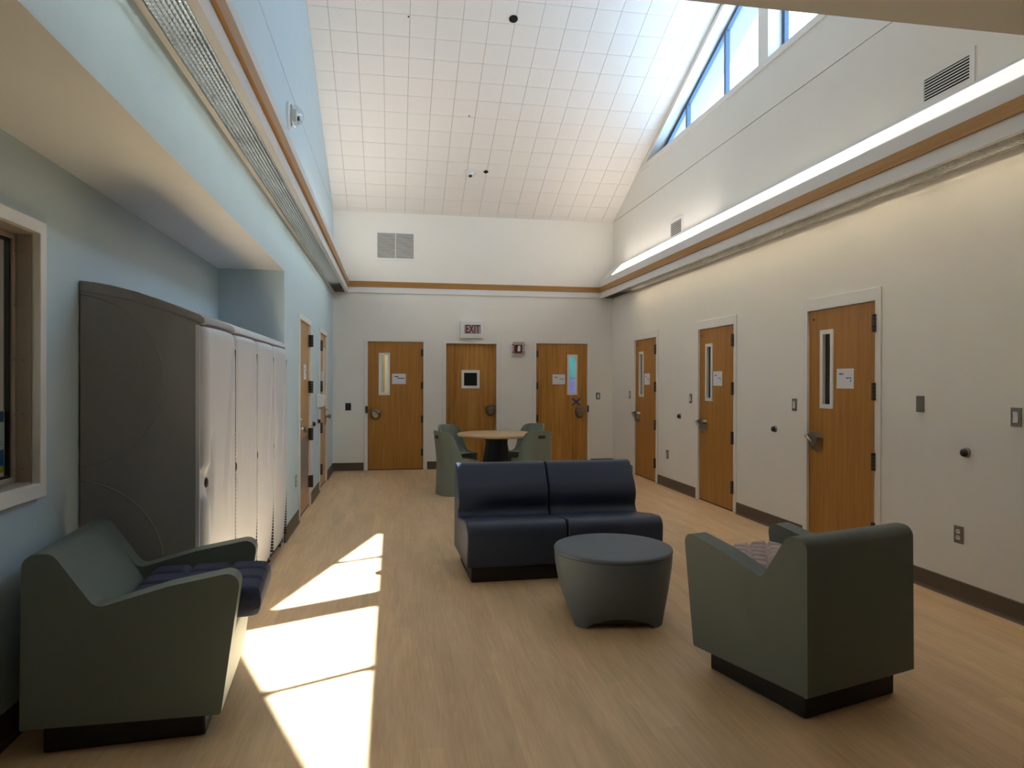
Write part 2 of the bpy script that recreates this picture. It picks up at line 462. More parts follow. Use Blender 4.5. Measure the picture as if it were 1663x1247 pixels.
# alcove with the observation window
WY0, WY1, WZ0, WZ1 = 1.95, 3.285, 1.02, 2.112
mb = panel(MB(), YREAR, YA + T, 0, ZA + 0.05, [(WY0, WY1, WZ0, WZ1)], lambda u, z, d: (XA - d, u, z), 0.15)
struct('wall_alcove_back', mb, M['wallblue'], 'pale blue alcove wall behind the lockers with the observation window', 'wall')
struct('wall_alcove_end', MB().box((XA - 0.1, YA, 0), (XL - T, YA + 0.12, ZA)), M['wallblue'], 'short pale blue end wall of the locker alcove', 'wall')
struct('ceiling_alcove', MB().box((XA - 0.16, YREAR, ZA), (XL - T, YA + 0.1, ZA + 0.12)), M['soffit'], 'low white soffit over the lockers', 'ceiling')
struct('ceiling_alcove_edge', MB().box((XL - T + 0.0005, YREAR, ZA - 0.002), (XL - 0.0006, YA, ZA - 0.0001)), M['soffit'], 'front strip of the low white soffit along the pale blue wall', 'ceiling')
# near low ceiling with the header, rear wall
struct('ceiling_near', MB().box((XL - T, YREAR, ZA), (XR + T, YH, ZA + 0.12)), M['soffit'], 'low dim ceiling whose edge shows at the top of the view', 'ceiling')
struct('wall_near_header', MB().box((XL - T, YH - 0.15, ZA + 0.121), (XR + T, YH, zc(YH) + 0.3)), M['wall'], 'cream header wall above the low ceiling', 'wall')
struct('wall_rear', MB().box((-2.0, YREAR - 0.2, 0), (XR + T, YREAR, 4.6)), M['officewall'], 'wall behind the viewpoint closing the low area', 'wall')

# ------------------------------------------------------------------ sloped ceiling with 12 inch tiles
TH = 0.16
mb = MB().prism([(YRID, ZRID + 0.012), (YB + 0.3, zc(YB + 0.3) + 0.012), (YB + 0.3, zc(YB + 0.3) + TH), (YRID, ZRID + TH)], XL - T - 0.1, XR + T, 'x')
ceil_o = struct('ceiling', mb, M['tileback'], 'sloped ceiling of square off-white acoustic tiles', 'ceiling')
mb = MB().prism([(YRID, ZRID), (1.4, zc(1.4)), (1.4, zc(1.4) + TH), (YRID, ZRID + TH)], XL - T - 0.1, XR + T, 'x')
struct('ceiling_near_slope', mb, M['tile'], 'near slope of the off-white gable ceiling above the view', 'ceiling')
TS = 0.3075
XT = [XL] + [-0.742 + TS * k for k in range(15)] + [XR]
XT = [x for x in XT if x <= XR]
cs = math.cos(math.atan(SL))
YT = [YB] + [11.428 - 0.2835 * k for k in range(18)] + [YRID]
YT = [y for y in YT if y >= YRID]
tile_me = MB().box((-0.5, -0.5, 0), (0.5, 0.5, 0.011)).mesh('tile')
tile_me.materials.append(M['tile'])
ang = -math.atan(SL)
for i in range(len(XT) - 1):
    for j in range(len(YT) - 1):
        wx, wy = XT[i + 1] - XT[i], (YT[j] - YT[j + 1])
        if wx < 0.02 or wy < 0.02: continue
        cy_ = (YT[j] + YT[j + 1]) / 2
        o = link('tile', tile_me, None, ceil_o, ((XT[i] + XT[i + 1]) / 2, cy_, zc(cy_) + random.uniform(0, 0.0012)), (ang, 0, 0))
        o.scale = (wx - 0.0045, wy / cs - 0.0035, 1)

# ------------------------------------------------------------------ clerestory windows (two halves of the triangle)
XG = XR + 0.155
def clerestory(name, label, sgn):
    t = thing(name, label, 'window', (XG, YRID, ZSILL), 0, kind='structure')
    H0 = zh(YRID) - ZSILL
    def Y(d): return sgn * d
    far = H0 / SL
    d0 = PO
    fw = 0.05
    # head member
    k = fw * math.hypot(1, SL)
    mb = MB()
    q = [(Y(d0), H0 - SL * d0), (Y(far), 0), (Y(far - k / SL), 0), (Y(d0), H0 - SL * d0 - k)]
    mb.prism(q, 0, 0.05, 'x'); obj('frame_head', mb, M['winblue'], t)
    obj('frame_jamb', MB().prism([(Y(d0), 0), (Y(d0 + fw), 0), (Y(d0 + fw), H0 - SL * (d0 + fw) - k), (Y(d0), H0 - SL * d0 - k)], 0.001, 0.049, 'x'), M['winblue'], t)
    obj('frame_sill', MB().box((0.001, min(Y(d0 + fw), Y(far - k / SL)), 0.0), (0.049, max(Y(d0 + fw), Y(far - k / SL)), 0.045)), M['winblue'], t)
    obj('bounce_blocker', MB().box((XR + 0.004 - XG, min(Y(d0), Y(far - .3)), 0.0003), (-0.0005, max(Y(d0), Y(far - .3)), 0.006)), M['winblue'], t)  # unseen dark sheet added to cut sun bouncing off the sill
    ms = [1.13, 2.23]
    for m_ in ms:
        obj('mullion', MB().prism([(Y(m_ - .025), 0.045), (Y(m_ + .025), 0.045), (Y(m_ + .025), H0 - SL * (m_ + .025) - k), (Y(m_ - .025), H0 - SL * (m_ - .025) - k)], -0.004, 0.049, 'x'), M['winblue'], t)
    ed = [d0 + fw, ms[0] - .025, ms[0] + .025, ms[1] - .025, ms[1] + .025, far - k / SL - .06]
    for a, b in ((0, 1), (2, 3), (4, 5)):
        a, b = ed[a], ed[b]
        top = lambda d: max(0.05, H0 - SL * d - k)
        obj('pane', MB().prism([(Y(a), 0.045), (Y(b), 0.045), (Y(b), top(b)), (Y(a), top(a))], 0.022, 0.028, 'x'), M['glass'], t)
    return t
clerestory('window_1', 'far half of the triangular clerestory with sky-tinted grey mullions', 1)
clerestory('window_2', 'near half of the triangular clerestory beyond the thick post', -1)
# window trim (sill and casing on the room side)
struct('trim_3', MB().box((XR - 0.012, YW1, ZSILL - 0.07), (XR, YW0 + 0.15, ZSILL)), M['trimwhite'], 'painted apron trim below the clerestory sill', 'trim')
# roof overhang outside
ZS = 6.52
for sgn, nm in ((1, 'roof_eave'), (-1, 'roof_eave')):
    far = 5.6
    mb = MB().prism([(YRID, ZS), (YRID + sgn * far, ZS - SL * far), (YRID + sgn * far, ZS - SL * far + 0.25), (YRID, ZS + 0.25)], XR + T - 0.01, 4.41, 'x')
    struct(nm, mb, M['eave'], 'roof overhang outside the %s clerestory half' % ('far' if sgn > 0 else 'near'), 'roof')

# ------------------------------------------------------------------ light coves
def cove(side):
    s = 1 if side == 'right' else -1
    xw = XR if side == 'right' else XL
    y0, y1 = YH + 0.02, YB - 0.01
    X = lambda d: xw - s * d          # d = distance from the wall
    t = thing('light_cove', 'white light cove with an oak band along the %s wall' % ('cream' if s > 0 else 'pale blue'), 'cove light', (0, 0, 0), 0, 'wall light coves')
    P = lambda a: [(X(d), z) for d, z in a]
    # front fascia with sloped top
    obj('fascia', MB().prism(P([(0.24, 2.92), (0.24, 3.225), (0.222, 3.225), (0.222, 2.92)]), y0, y1, 'y'), M['covewhite'], t)
    obj('oak_band', MB().prism(P([(0.241, 3.018), (0.262, 3.018), (0.262, 3.112), (0.241, 3.112)]), y0, y1 - (0.02), 'y'), M['coveoak'], t, bevel=0.003)
    obj('bottom_board', MB().prism(P([(0.2215, 2.921), (0.2215, 2.935), (0.196, 2.935), (0.196, 2.921)]), y0, y1, 'y'), M['covewhite'], t)
    obj('wall_flange', MB().prism(P([(0.0, 2.918), (0.03, 2.918), (0.03, 2.955), (0.0, 2.955)]), y0, y1, 'y'), M['covewhite'], t)
    obj('top_slope', MB().prism(P([(0.24, 3.2255), (0.01, 3.46), (0.001, 3.46), (0.001, 3.44), (0.21, 3.2255)]), y0, y1, 'y'), M['covewhite'], t)
    # lens lies on the slope
    n = Vector((s * 0, 0, 0))
    def sl(f, h): 
        d = 0.24 - 0.23 * f; z = 3.2255 + 0.2345 * f
        return (d + 0.0 + h * 0.714, z + h * 0.70)
    ye = y1 - 0.62
    for ya, yb_, mm in ((y0 + 0.05, 4.75, 'lens_near'), (4.752, 7.6, 'lens_mid'), (7.602, ye, 'lens_far')):
        obj('lens', MB().prism(P([sl(0.06, 0.0), sl(0.06, 0.006), sl(0.80, 0.006), sl(0.80, 0.0)]), ya, yb_, 'y'), M[mm], t)
    # louver: egg crate
    mb = MB()
    d0, d1, z0, z1 = 0.034, 0.194, 2.922, 2.940
    nb = 9
    for i in range(nb):
        d = d0 + (d1 - d0) * i / (nb - 1)
        a, b = sorted((X(d - 0.0012), X(d + 0.0012)))
        mb.box((a, y0 + 0.03, z0), (b, y1 - 0.03, z1))
    y = y0 + 0.03
    while y < y1 - 0.03:
        a, b = sorted((X(d0), X(d1)))
        mb.box((a, y, z0 + 0.002), (b, y + 0.0022, z1))
        y += 0.034
    lo = obj('louver', mb, M['louver'], t); lo['kind'] = 'stuff'
    # inner reflector and lamp tubes
    obj('reflector', MB().prism(P([(0.0, 3.06), (0.221, 3.06), (0.221, 3.07), (0.0, 3.07)]), y0, y1, 'y'), M['covewhite'], t)
    yy = y0 + 0.15
    while yy + 1.15 < y1 - 0.25:
        obj('lamp_tube', MB().lathe([(0.013, 0), (0.013, 1.15)], 10, (X(0.11), yy, 3.03), 'y'), M['tube_r' if s > 0 else 'tube_l'], t, smooth=True, angle=50)
        yy += 1.22
    return t
cove('right'); cove('left')
# band on the back wall
t = thing('wall_band', 'white wall band with an oak strip across the end wall', 'wall trim', (0, 0, 0), 0)
obj('board', MB().box((XL + 0.245, YB - 0.022, 2.922), (XR - 0.245, YB, 3.0175)), M['covewhite'], t)
obj('oak_strip', MB().box((XL + 0.262, YB - 0.03, 3.018), (XR - 0.262, YB, 3.112)), M['coveoakx'], t, bevel=0.003)

# ------------------------------------------------------------------ doors
HINGE = MB().box((-0.034, -0.004, -0.057), (0.0, 0.001, 0.057))
for _k in range(5): HINGE.tube([(0.004, -0.012, -0.059 + 0.0238 * _k), (0.004, -0.012, -0.037 + 0.0238 * _k)], 0.0105, 8)
hinge_me = HINGE.mesh('hinge'); hinge_me.materials.append(M['steeldark'])
# shield shaped escutcheon: flat top, rounded below; local x runs from the latch edge into the door
SH = fillet([(-0.085, 0.085, 0.03), (0.095, 0.075, 0.05), (0.065, -0.06, 0.06), (0.0, -0.115, 0.05), (-0.07, -0.07, 0.05)], 6)
def shield_mesh():
    mb = MB(); n = len(SH)
    base = [(x, 0, z) for x, z in SH]
    top = [(x * 0.78 + 0.004, -0.055 - 0.02 * (z + 0.1), z * 0.78 + 0.012) for x, z in SH]
    mb.add(base + top, [tuple(range(n)), tuple(range(2 * n - 1, n - 1, -1))] + [(i, i + n, (i + 1) % n + n, (i + 1) % n) for i in range(n)])
    me = mb.mesh('lever_handle', smooth=True, angle=35); me.materials.append(M['steel']); return me
def lever_mesh():
    me = MB().tube([(-0.055, -0.055, 0.045), (-0.05, -0.088, 0.05), (-0.01, -0.10, 0.045), (0.035, -0.10, 0.015), (0.06, -0.085, -0.025)], [0.012, 0.013, 0.013, 0.012, 0.009], 8).mesh('lever', smooth=True)
    me.materials.append(M['steel']); return me
shield_me, lever_me = shield_mesh(), lever_mesh()
def mirror_copy(me):
    c = me.copy(); c.transform(Matrix.Diagonal((-1, 1, 1, 1))); c.flip_normals(); return c
shield_mx, lever_mx = mirror_copy(shield_me), mirror_copy(lever_me)

def door(name, label, loc, rz, w_, h_, latch, jw=0.055, hh=0.045, recess=0.012, vision='slot', mat='oak', pane='darkglass', hinges=True, strike=False, knob=False, peep=False, kick=None, hinge_out=False, nohinge=False):
    """local x along the wall (left to right from the room), y into the wall"""
    t = thing(name, label, 'door', loc, rz, kind='structure')
    yf0, yf1 = -0.012, 0.10
    mb = MB()
    pts = [(-jw, 0), (0, 0), (0, h_), (w_, h_), (w_, 0), (w_ + jw, 0), (w_ + jw, h_ + hh), (-jw, h_ + hh)]
    mb.prism(pts, yf0, -0.0002, 'y')
    jt = 0.02
    mb2 = MB().prism([(0.0005, 0), (0.0035, 0), (0.0035, h_ - 0.0045), (w_ - 0.0035, h_ - 0.0045), (w_ - 0.0035, 0), (w_ - 0.0005, 0), (w_ - 0.0005, h_ - 0.0005), (0.0005, h_ - 0.0005)], -0.012, 0.12, 'y')
    obj('door_frame', mb, M['trimwhite'], t, bevel=0.003)
    obj('door_stop', mb2, M['trimwhite'], t)
    lx0, lx1, lz0, lz1 = 0.0065, w_ - 0.0065, 0.014, h_ - 0.0085
    obj('leak_blocker', MB().box((0.0036, 0.012, 0), (w_ - 0.0036, 0.15, 0.0135)), M['joint'], t)  # dark strip added under the leaf to block outside light leaking in
    obj('rear_stop', MB().prism([(0.0036, 0.0136), (0.02, 0.0136), (0.02, h_ - 0.022), (w_ - 0.02, h_ - 0.022), (w_ - 0.02, 0.0136), (w_ - 0.0036, 0.0136), (w_ - 0.0036, h_ - 0.005), (0.0036, h_ - 0.005)], recess + 0.0445, recess + 0.07, 'y'), M['joint'], t)
    if vision == 'slot':
        vx = 0.178 if latch == 'L' else w_ - 0.178 - 0.183
        hole = (vx + 0.03, vx + 0.153, 1.27, 1.91)
        vo = (vx, vx + 0.183, 1.24, 1.94)
    elif vision == 'square':
        vx = 0.267; hole = (vx + 0.035, vx + 0.275, 1.39, 1.625); vo = (vx, vx + 0.31, 1.352, 1.663)
    else: hole = None
    mb = panel(MB(), lx0, lx1, lz0, lz1, [hole] if hole else [], lambda u, z, d: (u, recess + d, z), 0.044)
    obj('door_leaf', mb, M[mat], t, merge=True)
    if hole:
        mb = panel(MB(), vo[0], vo[1], vo[2], vo[3], [(hole[0] + .008, hole[1] - .008, hole[2] + .008, hole[3] - .008)], lambda u, z, d: (u, recess - 0.012 + d, z), 0.03)
        vf = obj('vision_frame', mb, M['trimwhite'], t, merge=True)
        obj('pane', MB().box((hole[0], recess + 0.019, hole[2]), (hole[1], recess + 0.024, hole[3])), M[pane], vf)
    if not nohinge:
        for hz in (1.945, 1.40, 0.842, 0.285):
            o = link('hinge', hinge_me, None, t, (w_ - 0.0085 if latch == 'L' else 0.0085, recess, hz))
            o.scale = (1 if latch == 'L' else -1, 1, 1)
            if hinge_out: o.scale = (1.3 if latch == 'L' else -1.3, 2.4, 1.2)
    if knob:
        ex = 0.075 if latch == 'L' else w_ - 0.075
        e = obj('lock_plate', MB().prism(fillet([(ex - 0.03, 0.83, 0.028), (ex + 0.03, 0.83, 0.028), (ex + 0.03, 1.09, 0.028), (ex - 0.03, 1.09, 0.028)]), recess - 0.012, recess, 'y'), M['steel'], t)
        obj('knob', MB().lathe([(0.026, 0), (0.02, -0.02), (0.018, -0.035), (0.034, -0.05), (0.036, -0.066), (0.02, -0.08)], 16, (ex, recess - 0.012, 0.955), 'y'), M['steel'], e, smooth=True, angle=40)
        obj('key_cylinder', MB().lathe([(0.016, 0), (0.014, -0.022)], 12, (ex, recess - 0.012, 1.055), 'y'), M['steel'], e, smooth=True, angle=40)
    else:
        ex = 0.135 if latch == 'L' else w_ - 0.135
        hz = 0.955 if latch == 'L' or vision != 'square' else 1.0
        if vision == 'square': ex = w_ - 0.1
        h = link('lever_handle', shield_me if latch == 'L' else shield_mx, None, t, (ex, recess, hz - 0.02))
        link('lever', lever_me if latch == 'L' else lever_mx, None, h)
    if strike:
        sx = (-0.035, 0.004) if latch == 'L' else (w_ - 0.004, w_ + 0.022)
        obj('strike_plate', MB().box((sx[0], -0.022, 0.945), (sx[1], -0.008, 1.06)), M['steeldark'], t)
    if peep:
        px = 0.07 if latch == 'L' else w_ - 0.07
        obj('cover_screw', MB().lathe([(0.012, 0), (0.009, -0.006)], 10, (px, recess, h_ - 0.085), 'y'), M['steeldark'], t)
    if kick:
        obj('kick_plate', MB().box((kick[0], recess - 0.008, kick[2]), (kick[1], recess, kick[3])), M['kick'], t, bevel=0.002)
    return t
# end wall doors
door('door_1', 'oak door with a tall slot window at the end wall near the blue wall', (D_BACK[0][0], YB, 0), 0, DW, DH, 'L', pane='visglass', strike=True)
door('door_2', 'oak exit door with a small square window in the middle of the end wall', (D_BACK[1][0], YB, 0), 0, D_BACK[1][1], D_BACK[1][2], 'R', recess=0.055, vision='square', mat='oak2', nohinge=True, jw=0.06)
door('door_3', 'oak door marked with a blue tape cross at the end wall', (D_BACK[2][0], YB, 0), 0, DW, DH, 'R', pane='visglass', mat='oak2', strike=True)
# bedroom doors on the cream wall
door('door_4', 'farthest of the three oak doors along the cream wall', (XR, D_RIGHT[0], 0), -PI / 2, DW, DH, 'L', jw=0.06, hh=0.10, peep=True, hinge_out=True)
door('door_5', 'middle of the three oak doors along the cream wall', (XR, D_RIGHT[1], 0), -PI / 2, DW, DH, 'L', jw=0.06, hh=0.10, peep=True, hinge_out=True)
door('door_6', 'nearest of the three oak doors along the cream wall', (XR, D_RIGHT[2], 0), -PI / 2, DW, DH, 'L', jw=0.06, hh=0.10, peep=True, hinge_out=True)
# doors on the blue wall
door('door_7', 'oak door with a metal plate low down beside the lockers', (XL, D_LEFT[0], 0), PI / 2, DW, DH, 'L', jw=0.055, hh=0.055, vision=None, mat='oakl', knob=True, kick=(0.17, 0.775, 0.225, 0.85), hinge_out=True)
door('door_8', 'oak door with a slot window on the blue wall by the corner', (XL, D_LEFT[1], 0), PI / 2, DW, DH, 'R', jw=0.055, hh=0.055, mat='oakl', knob=True, hinge_out=True)

# small lobby behind the end wall, seen through the door glass
struct('wall_lobby', MB().box((-1.4, YB + 2.0, 0), (4.2, YB + 2.1, 2.7)), M['curtain'], 'pale lobby wall seen through the end wall door glass', 'wall')
struct('wall_lobby_left', MB().box((-1.5, YB + T, 0), (-1.4, YB + 2.1, 2.7)), M['curtain'], 'pale side wall of the lobby behind the end wall', 'wall')
struct('wall_lobby_middle', MB().box((1.9, YB + T, 0), (1.98, YB + 2.0, 2.7)), M['officewall'], 'partition of the lobby behind the end wall', 'wall')
struct('wall_lobby_right', MB().box((4.2, YB + T, 0), (4.3, YB + 2.1, 2.7)), M['curtain'], 'far side wall of the lobby behind the end wall', 'wall')
struct('ceiling_lobby', MB().box((-1.5, YB + T, 2.7), (4.3, YB + 2.1, 2.8)), M['soffit'], 'lobby ceiling behind the end wall', 'ceiling')
struct('trim_4', MB().box((-0.20, YB + 1.9, 0), (-0.168, YB + 1.999, 2.2)), M['coveoak'], 'brown door jamb seen through the slot window of the end wall door', 'trim')
tag(obj('notice_board', MB().box((3.2, YB + 1.95, 1.55), (4.1, YB + 1.995, 2.3)), M['teal']), 'teal board seen through the slot window above the tape cross', 'board')
tag(obj('wall_print', MB().box((3.2, YB + 1.95, 0.7), (4.1, YB + 1.995, 1.53)), M['violet']), 'violet mottled print seen through the slot window above the tape cross', 'print')
for x in (0.3, 2.9):
    L_ = bpy.data.lights.new('lobby_light', 'AREA'); L_.shape = 'RECTANGLE'; L_.size = 1.0; L_.size_y = 0.3; L_.energy = 20; L_.color = (1, 0.95, 0.85)
    lo = bpy.data.objects.new('lobby_light', L_); COL.objects.link(lo); lo.location = (x, YB + 1.1, 2.66)

# ------------------------------------------------------------------ baseboards
BP = [(0, 0), (0.022, 0.0), (0.012, 0.006), (0.007, 0.02), (0.006, 0.125), (0.0, 0.13)]
def base(name, label, a, b, wall):
    mb = MB()
    if wall == 'right': mb.prism([(XR - d, z) for d, z in BP], a, b, 'y')
    if wall == 'left': mb.prism([(XL + d, z) for d, z in BP], a, b, 'y')
    if wall == 'alcove': mb.prism([(XA + d, z) for d, z in BP], a, b, 'y')
    if wall == 'back': mb.prism([(YB - d, z) for d, z in BP], a, b, 'x')
    struct(name, mb, M['base'], label, 'baseboard')
j = 0.062
base('baseboard_right', 'brown baseboard between the far oak door and the corner', D_RIGHT[0] + j, YB - 0.023, 'right')
base('baseboard_right', 'brown baseboard between the far and middle oak doors', D_RIGHT[1] + j, D_RIGHT[0] - DW - j, 'right')
base('baseboard_right', 'brown baseboard between the middle and nearest oak doors', D_RIGHT[2] + j, D_RIGHT[1] - DW - j, 'right')
base('baseboard_right', 'brown baseboard running past the outlet behind the green armchair', YREAR, D_RIGHT[2] - DW - j, 'right')
base('baseboard_back', 'brown baseboard in the corner by the blue wall', XL + 0.0, D_BACK[0][0] - j, 'back')
base('baseboard_back', 'brown baseboard behind the seafoam chairs, between two doors', D_BACK[0][0] + DW + j, D_BACK[1][0] - j, 'back')
base('baseboard_back', 'brown baseboard under the fire strobe', D_BACK[1][0] + 0.858 + j, D_BACK[2][0] - j, 'back')
base('baseboard_back', 'brown baseboard under the end wall light switch', D_BACK[2][0] + DW + j, XR, 'back')
base('baseboard_left', 'brown baseboard between the lockers and the plated door', YA, D_LEFT[0] - j, 'left')
base('baseboard_left', 'brown baseboard between the two doors of the blue wall', D_LEFT[0] + DW + j, D_LEFT[1] - j, 'left')
base('baseboard_left', 'brown baseboard from the blue wall door to the corner', D_LEFT[1] + DW + j, YB - 0.023, 'left')
base('baseboard_alcove', 'brown baseboard behind the green armchair in the alcove', YREAR, 3.70, 'alcove')

# ------------------------------------------------------------------ observation window in the alcove
t = thing('window_3', 'observation window with white frame and tan riveted jamb beside the lockers', 'window', (XA, 0, 0), 0, kind='structure')
mb = panel(MB(), WY0 - 0.05, WY1 + 0.05, WZ0 - 0.058, WZ1 + 0.05, [(WY0 + .004, WY1 - .004, WZ0 + .004, WZ1 - .004)], lambda u, z, d: (0.035 - d, u, z), 0.0345)
obj('window_frame', mb, M['trimwhite'], t, merge=True, bevel=0.003)
mb = panel(MB(), WY0 + .001, WY1 - .001, WZ0 + .001, WZ1 - .001, [(WY0 + .008, WY1 - .008, WZ0 + .012, WZ1 - .012)], lambda u, z, d: (0.0 - d, u, z), 0.149)
jm = obj('jamb_lining', mb, M['tan'], t, merge=True)
mb = panel(MB(), WY0 + .009, WY1 - .009, WZ0 + .013, WZ1 - .013, [(WY0 + .035, WY1 - .035, WZ0 + .035, WZ1 - .035)], lambda u, z, d: (-0.06 - d, u, z), 0.03)
obj('glazing_stop', mb, M['tan'], t, merge=True, bevel=0.002)
mb = panel(MB(), WY0 + .0355, WY1 - .0355, WZ0 + .0355, WZ1 - .0355, [(WY0 + .046, WY1 - .046, WZ0 + .046, WZ1 - .046)], lambda u, z, d: (-0.068 - d, u, z), 0.02)
obj('gasket', mb, M['black'], t, merge=True)
obj('pane', MB().box((-0.082, WY0 + .04, WZ0 + .04), (-0.076, WY1 - .04, WZ1 - .04)), M['visglass'], t)
for k in range(5):
    z = WZ0 + 0.07 + k * 0.235
    obj('screw', MB().lathe([(0.006, 0), (0.0045, -0.004)], 8, (-0.035, WY1 - 0.008, z), 'y'), M['steel'], jm)
    obj('screw', MB().lathe([(0.0055, 0), (0.004, 0.003)], 8, (-0.06, WY1 - 0.022, z), 'x'), M['steel'], jm)
# office behind it
struct('wall_office', MB().box((-4.2, YREAR, 0), (-4.1, 5.5, 2.8)), M['officewall'], 'taupe office wall seen through the observation window', 'wall')
struct('wall_office_end', MB().box((-4.2, 5.4, 0), (XA - 0.15, 5.5, 2.8)), M['officewall'], 'taupe office end wall seen through the observation window', 'wall')
struct('wall_office_rear', MB().box((-4.2, YREAR - 0.1, 0), (XA - 0.15, YREAR, 2.8)), M['officewall'], 'taupe office rear wall behind the observation window', 'wall')
struct('ceiling_office', MB().box((-4.2, YREAR - 0.1, 2.7), (XA - 0.161, 5.5, 2.8)), M['soffit'], 'office ceiling behind the observation window', 'ceiling')
struct('floor_office', MB().box((-4.2, YREAR - 0.1, -0.1), (-2.0, 5.5, 0)), M['officewall'], 'office floor behind the observation window', 'floor')
L_ = bpy.data.lights.new('office_light', 'AREA'); L_.shape = 'RECTANGLE'; L_.size = 0.6; L_.size_y = 1.2; L_.energy = 26; L_.color = (1, 0.9, 0.8)
lo = bpy.data.objects.new('office_light', L_); COL.objects.link(lo); lo.location = (-3.0, 3.0, 2.65)
# poster taped to the glass
t = thing('notice_poster', 'blue and white notice with a yellow foot taped inside the observation window', 'poster', (XA - 0.085, 2.98, 1.08))
obj('sheet', MB().box((-0.0015, 0, 0), (0, 0.26, 0.265)), M['paper'], t)
obj('header_band', MB().box((0, 0.004, 0.215), (0.0006, 0.252, 0.26)), M['blueprint'], t)
obj('lower_band', MB().box((0, 0.004, 0.03), (0.0006, 0.252, 0.098)), M['blueprint'], t)
obj('yellow_band', MB().box((0, 0.004, 0.002), (0.0006, 0.258, 0.028)), M['yellowprint'], t)
for k in range(9):
    obj('text_line', MB().box((0, 0.012, 0.108 + k * 0.0112), (0.0006, 0.20 + 0.04 * random.random(), 0.112 + k * 0.0112)), M['greyprint'], t)

# ------------------------------------------------------------------ lockers
LY0, LP = 3.72, 0.672
LXF, LXB = -0.985, XA + 0.004          # body front, back
def door_x(f, z):
    """door front surface offset over width fraction f (0 = latch side) and height"""
    e = min(f, 1 - f)
    b = 0.012 + 0.024 * (1 - max(0, 1 - e / 0.065) ** 2.4) + 0.014 * math.sin(PI * f)
    zt = (z - 0.30) / 1.45
    fl = 0.93 - 0.42 * max(0, min(1, (1.72 - z) / 0.85)) ** 0.8     # flute swinging from the top corner to the middle
    amp = 0.032 * max(0, min(1, (z - 0.62) / 0.35)) * max(0, min(1, (1.74 - z) / 0.12))
    b -= amp * math.exp(-((f - fl) / 0.055) ** 2)
    for c, za, zb in ((0.14, 0.66, 1.19), (0.86, 0.64, 1.17)):
        k = max(0, min(1, (z - za) / 0.25)) * max(0, min(1, (zb - z) / 0.03))
        cc = c - 0.05 * (1 - (z - za) / (zb - za)) if za < z < zb else c
        b -= 0.022 * k * math.exp(-((f - cc) / 0.028) ** 2)
    # pull pocket around the lock
    k = max(0, 1 - abs(z - 0.94) / 0.10)
    b -= 0.026 * min(1, k * 2.2) * math.exp(-((f - 0.045) / 0.06) ** 4)
    return b
